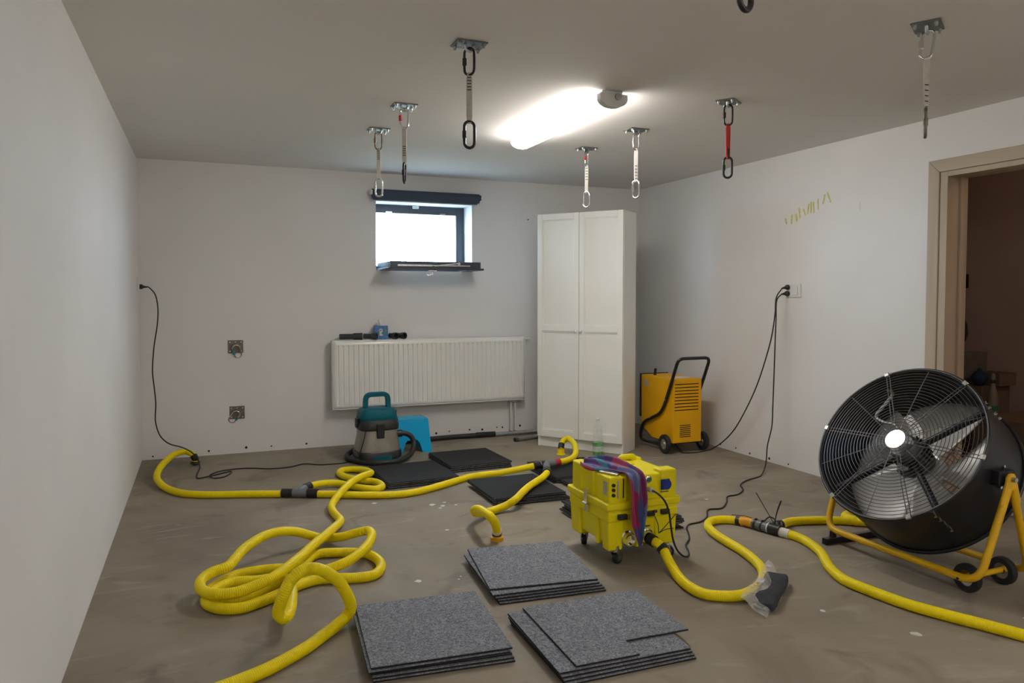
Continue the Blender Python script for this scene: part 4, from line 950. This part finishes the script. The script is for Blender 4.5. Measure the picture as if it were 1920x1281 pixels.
for x, xi in ((sx0, sx0+.008), (sx1-.008, sx1)):
    pr = [(sy0+.008, 0), (sy0+.05, 0), (sy0+.07, .10), (sy1-.07, .10), (sy1-.05, 0), (sy1-.008, 0), (sy1-.008, sh), (sy0+.008, sh)]
    a = [st_pt(x, y, z) for y, z in pr]; b = [st_pt(xi, y, z) for y, z in pr]; k = len(a)
    mb.add(a+b, [(i, (i+1) % k, k+(i+1) % k, k+i) for i in range(k)]+[tuple(range(k-1, -1, -1)), tuple(range(k, 2*k))])
part('legs', mb, M['stool'], ss)
tx0, ty0, _ = st_pt(sx0, sy0, sh); tx1, ty1, _ = st_pt(sx1, sy1, sh)
part('top', MB().box(tx0-.001, tx1+.001, ty0-.001, ty1+.001, sh-.012, sh), M['stool'], ss, bevel=.005)
for i in range(9):
    for j in range(4):
        x = tx0+.025+i*(tx1-tx0-.05)/8; y = ty0+.025+j*(ty1-ty0-.05)/3
        part('grip_dot', MB().cyl((x, y, sh-.001), (x, y, sh+.0025), .0075, .006, n=10), M['stool_dot'], ss)

# ------------------------------------------------------------------ yellow extraction machine
ex = thing('extraction_machine', 'bright lemon yellow wheeled extraction machine with a patterned cloth draped over it', 'machine', (1.966, 3.285, 0))
X0, X1, Y0, Y1 = 1.762, 2.170, 3.070, 3.490
# lower tub: tapered, with corner feet and recessed panels
mb = MB()
def frus(m_, x0, x1, y0, y1, z0, z1, t):
    V = [(x0+t, y0+t, z0), (x1-t, y0+t, z0), (x1-t, y1-t, z0), (x0+t, y1-t, z0), (x0, y0, z1), (x1, y0, z1), (x1, y1, z1), (x0, y1, z1)]
    m_.add(V, [(3, 2, 1, 0), (4, 5, 6, 7), (0, 1, 5, 4), (1, 2, 6, 5), (2, 3, 7, 6), (3, 0, 4, 7)])
frus(mb, X0+.018, X1-.018, Y0+.018, Y1-.018, .098, .262, .010)
part('tub', mb, M['ext_yellow'], ex, bevel=.012, seg=3)
# ribs and corner columns standing proud of the tub
for (x0, x1, y0, y1) in ((X0+.010, X0+.10, Y0+.012, Y0+.085), (X1-.135, X1-.010, Y0+.010, Y0+.085), (X0+.008, X0+.07, Y1-.12, Y1-.012), (X1-.08, X1-.010, Y1-.09, Y1-.012)):
    c = MB(); frus(c, x0, x1, y0, y1, .076, .235, .006)
    part('corner_column', c, M['ext_yellow'], ex, bevel=.008, seg=3)
c = MB(); frus(c, X0+.165, X0+.215, Y0+.012, Y0+.05, .078, .235, .005); part('rib', c, M['ext_yellow'], ex, bevel=.008, seg=3)
c = MB(); frus(c, X0+.010, X0+.05, Y0+.115, Y0+.155, .082, .235, .005); part('rib', c, M['ext_yellow'], ex, bevel=.008, seg=3)
part('tub_collar', MB().box(X0+.006, X1-.006, Y0+.006, Y1-.006, .216, .266), M['ext_yellow'], ex, bevel=.010, seg=3)
part('rim', MB().box(X0-.004, X1+.004, Y0-.004, Y1+.004, .274, .312), M['ext_yellow'], ex, bevel=.011, seg=3)
part('rim_joint', MB().box(X0+.010, X1-.010, Y0+.010, Y1-.010, .262, .276), M['ext_yellow'], ex)
lid = MB(); frus(lid, X0+.030, X1-.030, Y0+.022, Y1-.03, .430, .300, .008)
V_ = lid.v; lid = MB(); lid.box(X0+.022, X1-.022, Y0+.020, Y1-.03, .305, .430)
part('lid', lid, M['ext_yellow'], ex, bevel=.012, seg=3)
for (x0, x1, y0, y1, z) in ((X0+.014, X0+.115, Y0+.010, Y0+.115, .436), (X0+.014, X0+.075, Y1-.125, Y1-.022, .446), (X1-.105, X1-.014, Y0+.008, Y0+.085, .448), (X1-.085, X1-.014, Y1-.10, Y1-.022, .440),
                          (X0+.012, X0+.06, Y0+.165, Y0+.215, .436)):
    part('lid_column', MB().box(x0, x1, y0, y1, .306, z), M['ext_yellow'], ex, bevel=.011, seg=3)
part('lid_hump', MB().box(X0+.13, X1-.12, Y1-.20, Y1-.035, .42, .436), M['ext_yellow'], ex, bevel=.012, seg=3)
hp = poly_round([(X0+.265, Y1-.085, .415), (X0+.268, Y1-.085, .447), (X1-.060, Y1-.085, .447), (X1-.055, Y1-.085, .415)], .02, k=6)
part('carry_handle', MB().tube(hp, .016, 12), M['ext_yellow'], ex, smooth=60)
for z in (.397, .374, .349): part('switch_button', MB().cyl((1.797, Y0+.010, z), (1.797, Y0+.002, z), .0085, n=14), M['black_plastic'], ex, smooth=40)
part('indicator_strip', MB().box(1.819, 1.828, Y0+.007, Y0+.0095, .333, .417), M['label'], ex)
for z in (.342, .352, .362, .372, .384, .396): part('indicator_light', MB().cyl((1.8235, Y0+.007, z), (1.8235, Y0+.0055, z), .003, n=8), M['orange'], ex)
part('panel_recess', MB().box(1.850, 1.856, Y0+.0085, Y0+.021, .33, .425), M['black_plastic'], ex)
gb = part('start_button', MB().lathe([(.0175, 0), (.0175, .006), (.013, .008)], (1.998, Y0+.021, .405), (0, -1, 0), 20), M['chrome'], ex, smooth=40)
part('start_button_cap', MB().cyl((1.998, Y0+.0125, .405), (1.998, Y0+.009, .405), .011, n=18), M['green'], ex, smooth=40)
part('socket_base', MB().box(2.062, 2.112, Y0+.001, Y0+.009, .350, .402), M['blue'], ex, bevel=.003)
part('socket_cap', MB().cyl((2.090, Y0+.001, .377), (2.090, Y0-.008, .377), .025, n=26), M['blue'], ex, smooth=40)
part('socket_text', MB().box(2.062, 2.108, Y0+.0072, Y0+.0078, .337, .342), M['print_dark'], ex)
part('inlet_connector', MB().cyl((1.999, Y0+.022, .358), (1.999, Y0-.018, .358), .0115, n=16), mat('grey_connector', (.5, .5, .48), .4, var=.05, vscale=40), ex, smooth=40)
for x, z, w_, h_ in ((1.842, .243, .048, .026), (2.000, .2425, .040, .024), (2.082, .244, .046, .024)):
    part('latch_block', MB().box(x-w_/2, x+w_/2, Y0-.012, Y0+.007, z-h_/2, z+h_/2), M['black_plastic'], ex, bevel=.003)
part('latch_block', MB().box(2.006, 2.028, Y0-.020, Y0-.011, .248, .262), M['black_plastic'], ex, bevel=.003)
for x, z, nm in ((1.884, .126, 'outlet_port'), (1.990, .124, 'vacuum_port')):
    part(nm, MB().lathe([(.040, 0), (.040, .010), (.033, .013), (.030, .036), (.024, .036), (.023, .020), (.0, .019)], (x, Y0+.028, z), (0, -1, 0), 28), M['chrome'], ex, smooth=35)
part('port_text', MB().box(1.865, 1.893, Y0+.0243, Y0+.0255, .176, .183), M['print_dark'], ex)
part('port_text', MB().box(1.972, 2.004, Y0+.0085, Y0+.0095, .176, .183), M['print_dark'], ex)
# metal toggle latch and stickers on the left face
part('toggle_latch', MB().obox((X0-.008, 3.275, .302), (.006, .030, .072), (1, 0, 0), (0, 1, 0), nrm((.05, 0, 1))).obox((X0-.004, 3.270, .245), (.012, .030, .036), (1, 0, 0), (0, 1, 0), (0, 0, 1)).cyl((X0-.012, 3.255, .268), (X0-.012, 3.295, .268), .006, n=10), M['chrome'], ex, bevel=.002)
part('sticker', MB().box(X0+.0205, X0+.0218, 3.255, 3.283, .378, .412), M['label'], ex)
part('sticker', MB().box(X0+.0128, X0+.0138, 3.10, 3.138, .345, .410), M['label'], ex)
# castors
for cx, cy, an in ((X0+.066, Y0+.040, .5), (X0+.060, Y1-.075, 1.2), (X1-.060, Y0+.045, -.4), (X1-.062, Y1-.075, .9)):
    d = np.array([math.cos(an), math.sin(an), 0]); s_ = np.array([-d[1], d[0], 0]); o = np.array([cx, cy, 0]); off = d*.020
    mb = MB().cyl(o+[0, 0, .066], o+[0, 0, .100], .024, n=18)
    for sg in (-1, 1): mb.prism([(-.020, .070), (.022, .070), (.034, .030), (.022, .020), (.010, .028)], o+s_*sg*.0175-s_*.0012, d, (0, 0, 1), s_, .0024)
    part('castor_fork', mb, M['chrome'], ex, bevel=.001)
    wheel(ex, o+off+[0, 0, .0300], s_, .0295, .025)

# patterned cloth draped over the machine
cl = thing('draped_cloth', 'purple, magenta and blue patterned cloth draped over the yellow machine', 'cloth', (1.92, 3.07, 0))
path = [(1.795, 3.372, .449), (1.812, 3.33, .452), (1.842, 3.275, .449), (1.878, 3.20, .446), (1.898, 3.135, .446), (1.906, 3.085, .446), (1.908, 3.062, .438), (1.909, 3.047, .412), (1.910, 3.042, .37), (1.911, 3.036, .32), (1.912, 3.034, .26), (1.912, 3.035, .20), (1.908, 3.022, .15), (1.903, 3.016, .108)]
hw = [.030, .064, .074, .072, .062, .054, .048, .046, .044, .044, .045, .038, .024, .008]
S = spline(path, .008); d = np.linspace(0, 1, len(S)); HWs = np.interp(d, np.linspace(0, 1, len(hw)), hw)
G = []
for i, (p, h_) in enumerate(zip(S, HWs)):
    t_ = nrm(S[min(i+1, len(S)-1)]-S[max(i-1, 0)])
    side = nrm(np.cross(t_, (0, -.55, .85))); side = side if side[0] > 0 else -side
    nn = np.cross(side, t_); nn = nn if nn[2]-nn[1] > 0 else -nn
    row = []
    for j, s in enumerate(np.linspace(-1, 1, 33)):
        fold = .0075*math.sin(6.5*s+1.2*math.sin(3*d[i]))+.004*math.sin(14*s+5*d[i])+.006
        edge = .010*math.sin(9*d[i]+2*s)
        row.append(p+side*(s*h_*(1+.12*math.sin(5*d[i]+s))+edge*.4)+nn*(fold+.004*math.sin(17*d[i]+3*s)))
    G.append(row)
part('cloth_sheet', MB().grid(G), M['scarf'], cl, smooth=180, solid=.002)
pn = thing('hand_tool', 'small silver and black hand tool lying on the yellow machine beside the cloth', 'tool', (1.80, 3.14, .434))
part('tool_body', MB().obox((1.806, 3.135, .443), (.11, .016, .010), nrm((.45, -1, 0)), nrm((1, .45, 0)), (0, 0, 1)), M['chrome'], pn, bevel=.003)
part('tool_grip', MB().obox((1.818, 3.14, .4445), (.085, .008, .012), nrm((.45, -1, 0)), nrm((1, .45, 0)), (0, 0, 1)), M['black_plastic'], pn, bevel=.002)
# loose ties hanging on the machine's hose port
part('cable_tie', MB().tube(spline([(2.022, 3.03, .154), (2.016, 3.03, .20), (2.008, 3.045, .235)], .01), .0022, 6), M['black_plastic'], ex, smooth=60)
part('cable_tie', MB().tube(spline([(2.022, 3.03, .154), (2.055, 3.02, .19), (2.105, 3.01, .245)], .01), .0020, 6), M['black_plastic'], ex, smooth=60)
part('cable_tie', MB().tube(spline([(2.022, 3.03, .154), (2.06, 3.03, .168), (2.10, 3.02, .172)], .01), .0020, 6), M['black_plastic'], ex, smooth=60)

# ------------------------------------------------------------------ clear bag over the hose bend
bag = thing('plastic_bag', 'clear plastic bag with something dark inside lying on the hose bend', 'bag', (2.27, 2.56, 0))
cA, cB, cC_, cD = (np.array(k) for k in ((2.47, 2.775, .047), (2.385, 2.553, .012), (2.065, 2.335, .010), (2.045, 2.465, .050)))
G = []
for s in np.linspace(0, 1, 21):
    row = []
    for t in np.linspace(0, 1, 15):
        p = (1-t)*((1-s)*cD+s*cA)+t*((1-s)*cC_+s*cB)
        bul = math.sin(math.pi*s)**.6*math.sin(math.pi*t)**.6
        z = p[2]+.030*bul+.006*bul*math.sin(13*s+4*t)
        row.append((p[0]+.006*math.sin(8*t), p[1]+.006*math.sin(9*s), max(z, .004)))
    G.append(row)
part('film_upper', MB().grid(G), M['bag'], bag, smooth=180)
G2 = [[(x, y, min(max(.003, z-.075*1), .003+.0*z) if True else z) for x, y, z in row] for row in G]
fd = thing('folded_cloth', 'folded charcoal cloth inside the clear plastic bag', 'cloth', (2.26, 2.50, 0))
da, db = np.array((2.40, 2.635)), np.array((2.115, 2.405)); ax = nrm(db-da); pe = np.array([-ax[1], ax[0]])
mb = MB(); secs = []
K = 9; N_ = 16; V = []
for i in range(K):
    t = i/(K-1); c = da+(db-da)*t; wv = .050*(1-.10*abs(2*t-1)**4)*(1+.06*math.sin(7*t)); hv = .024+.003*math.sin(9*t+1)
    if i in (0, K-1): wv *= .86; hv *= .75
    for a in np.linspace(0, 2*math.pi, N_, endpoint=False):
        u = math.copysign(abs(math.cos(a))**.55, math.cos(a)); q = math.copysign(abs(math.sin(a))**.55, math.sin(a))
        xy = c+pe*wv*u; V.append((xy[0], xy[1], .0045+hv+hv*q+.003*math.sin(3*a+6*t)*(q > 0)))
F = [(i*N_+j, i*N_+(j+1) % N_, (i+1)*N_+(j+1) % N_, (i+1)*N_+j) for i in range(K-1) for j in range(N_)]+[tuple(range(N_-1, -1, -1)), tuple(range((K-1)*N_, K*N_))]
part('cloth_roll', mb.add(V, F), M['cloth_dark'], fd, smooth=60)
part('paper_slip', MB().obox((2.235, 2.56, .058), (.05, .028, .002), nrm((ax[0], ax[1], 0)), nrm((pe[0], pe[1], 0)), (0, 0, 1)), M['paper'], fd)

# ------------------------------------------------------------------ drum fan
fc = np.array([3.057, 2.573, .605]); az, el = math.pi+.088, .601
n_ = np.array([math.cos(el)*math.cos(az), math.cos(el)*math.sin(az), math.sin(el)])
u_ = nrm(np.cross((0, 0, 1), n_)); v_ = np.cross(n_, u_)
RF, DF = .400, .335
fan = thing('drum_fan', 'large black drum fan tilted up on a yellow tube frame with wheels', 'fan', (3.20, 2.55, 0))
bk_ = -n_
inner_m = mat('dark_drum_inside', (.014, .014, .016), .55, 0, var=.08, vscale=20)
mb = MB(); mb.lathe([(RF-.006, .0), (RF, .0), (RF, DF), (RF-.006, DF)], fc, bk_, 96, closed=True)
part('drum', mb, M['black_metal'], fan, smooth=40)
mb = MB(); mb.lathe([(RF-.0065, .004), (RF-.0065, DF-.004)], fc, bk_, 96)
mb.f = mb.f[:96]; mb.mi = mb.mi[:96]
part('drum_lining', mb, inner_m, fan, smooth=60)
def ringp(r, h_, k=96): return [fc+bk_*h_+r*(math.cos(t)*u_+math.sin(t)*v_) for t in np.linspace(0, 2*math.pi, k, endpoint=False)]
part('front_rim', MB().tube(ringp(RF+.002, .0), .0075, 10, True), M['black_metal'], fan, smooth=60)
part('rear_rim', MB().tube(ringp(RF+.004, DF), .0095, 10, True), M['black_metal'], fan, smooth=60)
NG = 21
for i in range(NG):
    r = .062+i*(.394-.062)/(NG-1)
    dome = -.020*(1-(r/.40)**2)
    part('grille_ring', MB().tube(ringp(r, dome, 72), .0017, 5, True), M['wire'], fan, smooth=60)
def radial(ang, off, r0, r1, name='grille_spoke'):
    d = math.cos(ang)*u_+math.sin(ang)*v_; s_ = -math.sin(ang)*u_+math.cos(ang)*v_
    pts = [fc+d*r+s_*off+bk_*(-.020*(1-(r/.40)**2)+.003) for r in np.linspace(r0, r1, 8)]
    part(name, MB().tube(pts, .0022, 6), M['wire'], fan, smooth=60)
def ang_of(p):   # angle in the grille plane of a world direction
    return math.atan2(np.dot(p, v_), np.dot(p, u_))
A0 = 0.0
ARMS = [math.radians(q) for q in (44, -46, -136)]
COND = 2.22
BL0 = .15
DRUM_BOLTS = [(math.radians(q), h_) for q, h_ in ((-46.6, .04), (-46.6, .082), (-46.6, .14), (-46.6, .182), (5.5, .148), (-6.5, .149), (-6.6, .184), (44, .04), (44, .082), (44, .14), (44, .182), (134, .05), (134, .15))]
for k in range(6):
    a = A0+k*math.pi/3
    radial(a, -.008, .05, .396); radial(a, .008, .05, .396); radial(a+math.pi/6, 0, .06, .392)
    d = math.cos(a)*u_+math.sin(a)*v_; s_ = np.cross(n_, d)
    part('grille_clip', MB().obox(fc+d*.400+n_*.006, (.022, .026, .014), d, s_, n_), M['chrome'], fan, bevel=.004)
part('centre_badge', MB().lathe([(.048, -.026), (.048, -.019)], fc, bk_, 40), M['badge'], fan)
mb = MB()
for i in range(15): mb.tube(ringp(.06+i*.335/14, DF-.004+.015*(1-((.06+i*.335/14)/.4)**2), 64), .0018, 5, True)
for k in range(12):
    a = A0+k*math.pi/6+.26; d = math.cos(a)*u_+math.sin(a)*v_
    mb.tube([fc+d*r+bk_*(DF-.004+.015*(1-(r/.4)**2)) for r in (.05, .2, .395)], .0022, 6)
part('rear_grille', mb, M['wire'], fan, smooth=60)
# motor, carrier arms, conduit
part('motor', MB().lathe([(.0, .035), (.055, .036), (.066, .050), (.070, .075), (.070, .22), (.05, .245), (0, .246)], fc, bk_, 36), M['motor'], fan, smooth=40)
mb = MB()
for k in range(18):
    a = k*math.pi/9; d = math.cos(a)*u_+math.sin(a)*v_
    mb.obox(fc+d*.077+bk_*.13, (.016, .004, .09), d, np.cross(n_, d), n_)
part('motor_fins', mb, M['black_metal'], fan)
part('terminal_box', MB().obox(fc+(u_*math.cos(A0+4.9)+v_*math.sin(A0+4.9))*.088+bk_*.12, (.05, .06, .07), u_*math.cos(A0+4.9)+v_*math.sin(A0+4.9), np.cross(n_, u_*math.cos(A0+4.9)+v_*math.sin(A0+4.9)), n_), M['black_plastic'], fan, bevel=.005)
for a in ARMS:
    d = math.cos(a)*u_+math.sin(a)*v_
    part('carrier_arm', MB().cyl(fc+d*.06+bk_*.10, fc+d*.394+bk_*.10, .0165, n=14), M['black_metal'], fan, smooth=50)
cd = [fc+(math.cos(q)*u_+math.sin(q)*v_)*r+bk_*h_ for q, r, h_ in ((COND, .075, .06), (COND+.02, .13, .05), (COND+.30, .19, .05), (COND+.34, .255, .06), (COND+.08, .30, .07), (COND-.06, .35, .08), (COND-.0, .385, .085))]
part('conduit', MB().tube(spline(cd, .006), [(.0085 if i % 2 else .0072) for i in range(len(spline(cd, .006)))], 10), M['conduit'], fan, smooth=180)
# blades
hubc = fc+bk_*.262
part('blade_hub', MB().lathe([(.0, -.015), (.075, -.012), (.082, .0), (.082, .04), (0, .045)], hubc, bk_, 32), M['aluminium'], fan, smooth=40)
for k in range(5):
    a0 = BL0+k*2*math.pi/5; G = []
    for r in np.linspace(.078, .384, 12):
        tt = (r-.078)/(.384-.078); span = 1.00+.17*tt**.7
        row = []
        for s in np.linspace(-.5, .5, 13):
            ang = a0+s*span+.25*tt
            row.append(hubc+(math.cos(ang)*u_+math.sin(ang)*v_)*r+bk_*(s*.070*(1-.25*tt)+.02+.016*math.cos(math.pi*s)))
        G.append(row)
    part('blade', MB().grid(G), M['aluminium'], fan, smooth=180, solid=.003)
# bolts on the drum near the pivot and below
def on_drum(ang, h_): 
    d = math.cos(ang)*u_+math.sin(ang)*v_; return fc+d*RF+bk_*h_, d
for ang, h_ in DRUM_BOLTS:
    p, d = on_drum(ang, h_); part('bolt', MB().cyl(p-d*.002, p+d*.012, .0065, n=10), M['chrome'], fan, smooth=40)
# yellow frame
px, pz = 3.205, .512; yN, yF = 2.118, 3.022
for xb in (3.045, 3.375):
    pts = [(px+(xb-px)*.08, yF-.012, pz-.04), (xb, yF-.03, .072), (xb, yN+.03, .072), (px+(xb-px)*.08, yN+.012, pz-.04)]
    part('frame_tube', MB().tube(poly_round(pts, .085, k=8), .0165, 14), M['fan_yellow'], fan, smooth=60)
for y in (yN+.004, yF-.012):
    part('pivot_plate', MB().prism([(-.05, -.13), (.0, -.045), (.05, -.13), (.062, -.10), (.024, .012), (.012, .024), (-.012, .024), (-.024, .012), (-.062, -.10)], (px, y, pz), (1, 0, 0), (0, 0, 1), (0, 1, 0), .012), M['fan_yellow'], fan, bevel=.003)
part('pivot_bolt', MB().cyl((px, yN-.014, pz), (px, yN+.006, pz), .011, n=6).cyl((px, yN+.014, pz), (px, yN+.075, pz), .016, n=14), M['steel'], fan)
part('pivot_bolt', MB().cyl((px, yF+.012, pz), (px, yF-.036, pz), .014, n=14), M['steel'], fan)
part('pivot_bracket', MB().box(px-.05, px+.05, yN+.026, yN+.080, pz-.032, pz+.032), M['black_metal'], fan, bevel=.004)
part('axle', MB().cyl((3.045, 2.232, .066), (3.375, 2.232, .066), .0125, n=12), M['fan_yellow'], fan, smooth=50)
wheel(fan, (3.092, 2.232, .0625), (1, 0, 0), .062, .034, 'chrome'); wheel(fan, (3.322, 2.232, .0625), (1, 0, 0), .062, .034, 'chrome')
part('frame_bolt', MB().cyl((3.026, 2.232, .068), (3.030, 2.232, .068), .006, n=8), M['black_metal'], fan)
part('foot_bar', MB().box(2.985, 3.46, 2.930, 2.962, .001, .034), M['black_metal'], fan, bevel=.003)
for xb in (3.045, 3.375): part('foot_post', MB().box(xb-.012, xb+.012, 2.934, 2.958, .033, .064), M['black_metal'], fan)
hp = [fc+bk_*h_+d_ for h_, d_ in ()]
top_d = nrm(v_*.92-u_*.40); tp0 = fc+top_d*RF+bk_*.21; tp1 = fc+top_d*RF+bk_*(DF-.01)
hp = poly_round([tp0-top_d*.0, tp0+top_d*.05, tp1+top_d*.05+bk_*.05, tp1+bk_*.05+top_d*.0], .03, k=6)
part('handle', MB().tube(hp, .012, 10), M['black_metal'], fan, smooth=60)

# ------------------------------------------------------------------ dim hallway beyond the door
hl = thing('hallway_fill_lamp', 'added small warm dome lamp on the hallway ceiling, out of view', 'lamp', (4.95, 1.75, H))  # out-of-view lamp added to brighten the hall
part('lamp_base', MB().cyl((4.95, 1.75, H-.02), (4.95, 1.75, H-.0005), .13, n=32), M['white_plastic'], hl, smooth=40)
part('lamp_dome', MB().lathe([(.12, .02), (.118, .045), (.09, .08), (.05, .098), (.0, .105)], (4.95, 1.75, H), (0, 0, -1), 32), mat_emit('dim_warm_dome', (1.0, .68, .46), 20.0), hl, smooth=60)
def hbox(nm, x0, x1, y0, y1, z0, z1, m_, lab, cat='box'):
    t = thing(nm, lab, cat, ((x0+x1)/2, (y0+y1)/2, z0))
    part('carton', MB().box(x0, x1, y0, y1, z0, z1-.004), M[m_], t, bevel=.003)
    part('flap', MB().box(x0-.002, (x0+x1)/2-.002, y0-.001, y1+.001, z1-.004, z1), M[m_], t)
    part('flap', MB().box((x0+x1)/2+.002, x1+.002, y0-.001, y1+.001, z1-.004, z1), M[m_], t)
    return t
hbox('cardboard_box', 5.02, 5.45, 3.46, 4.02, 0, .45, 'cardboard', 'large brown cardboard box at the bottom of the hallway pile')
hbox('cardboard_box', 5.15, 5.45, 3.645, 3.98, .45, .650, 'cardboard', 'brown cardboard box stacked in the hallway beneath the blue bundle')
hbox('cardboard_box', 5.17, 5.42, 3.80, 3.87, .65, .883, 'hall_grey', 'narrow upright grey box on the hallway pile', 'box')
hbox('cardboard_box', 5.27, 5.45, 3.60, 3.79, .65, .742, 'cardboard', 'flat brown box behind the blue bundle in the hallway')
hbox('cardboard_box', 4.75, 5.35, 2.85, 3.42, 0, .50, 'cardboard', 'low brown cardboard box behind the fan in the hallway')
bb = thing('blue_bundle', 'dark blue rounded bundle lying on the hallway boxes', 'bundle', (5.20, 3.70, .65))
V = []; N1, N2 = 12, 18
mb = MB(); prof = [(.055*math.sin(t)*(1+.06*math.sin(5*t)), .055-.055*math.cos(t)) for t in np.linspace(0.02, math.pi-.02, 12)]
M['bundle'] = mat('dull_blue_cloth', (.012, .035, .085), .8, var=.15, vscale=30)
part('bundle_body', mb.lathe(prof, (5.20, 3.70, .6502), (0, 0, 1), 18), M['bundle'], bb, smooth=60)
part('bundle_knot', MB().lathe([(.012, 0), (.016, .012), (.006, .026)], (5.20, 3.70, .756), (0, 0, 1), 10), M['bundle'], bb, smooth=60)
M['dull_cream'] = mat('dull_cream_plastic', (.22, .19, .15), .6, var=.08, vscale=20)
hb_ = thing('cleaner_bottle', 'pale spray bottle with a black collar standing among hallway boxes', 'bottle', (5.10, 3.53, .45))
part('bottle_body', MB().lathe([(.034, .0), (.036, .01), (.036, .10), (.033, .15), (.022, .20), (.014, .225), (.014, .24)], (5.10, 3.53, .4505), (0, 0, 1), 20), M['dull_cream'], hb_, smooth=60)
part('collar', MB().cyl((5.10, 3.53, .690), (5.10, 3.53, .715), .0165, n=16), M['black_plastic'], hb_, smooth=50)
part('nozzle', MB().lathe([(.014, 0), (.016, .02), (.010, .045)], (5.10, 3.53, .715), (0, 0, 1), 14), M['dull_cream'], hb_, smooth=50)
part('green_band', MB().lathe([(.0368, .05), (.0368, .085)], (5.10, 3.53, .4505), (0, 0, 1), 20), M['green'], hb_, smooth=50)
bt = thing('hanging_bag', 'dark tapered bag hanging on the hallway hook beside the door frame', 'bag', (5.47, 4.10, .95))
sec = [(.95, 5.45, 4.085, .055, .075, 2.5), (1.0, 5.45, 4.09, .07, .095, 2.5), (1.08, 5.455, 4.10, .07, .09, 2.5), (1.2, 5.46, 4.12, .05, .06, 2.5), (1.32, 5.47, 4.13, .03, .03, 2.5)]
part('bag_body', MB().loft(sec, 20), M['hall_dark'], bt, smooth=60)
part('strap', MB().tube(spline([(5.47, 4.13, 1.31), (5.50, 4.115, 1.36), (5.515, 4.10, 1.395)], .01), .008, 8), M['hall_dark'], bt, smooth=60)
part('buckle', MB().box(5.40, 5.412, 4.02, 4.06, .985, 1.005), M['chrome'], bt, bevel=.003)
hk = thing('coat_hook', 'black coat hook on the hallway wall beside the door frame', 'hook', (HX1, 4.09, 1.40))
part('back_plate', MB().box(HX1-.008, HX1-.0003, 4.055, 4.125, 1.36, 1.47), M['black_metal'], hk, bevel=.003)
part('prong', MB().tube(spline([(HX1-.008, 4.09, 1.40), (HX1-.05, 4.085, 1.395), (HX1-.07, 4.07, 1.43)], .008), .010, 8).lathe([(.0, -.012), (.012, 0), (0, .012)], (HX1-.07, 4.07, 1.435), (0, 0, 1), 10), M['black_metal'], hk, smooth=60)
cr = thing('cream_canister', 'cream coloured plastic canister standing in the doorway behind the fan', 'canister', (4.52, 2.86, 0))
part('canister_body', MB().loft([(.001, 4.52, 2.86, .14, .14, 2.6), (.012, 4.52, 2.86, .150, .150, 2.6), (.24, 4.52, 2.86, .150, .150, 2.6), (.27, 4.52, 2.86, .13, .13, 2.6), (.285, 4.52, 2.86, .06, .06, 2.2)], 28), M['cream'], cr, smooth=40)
part('cap', MB().cyl((4.52, 2.86, .284), (4.52, 2.86, .312), .03, n=18), M['black_plastic'], cr, smooth=40)
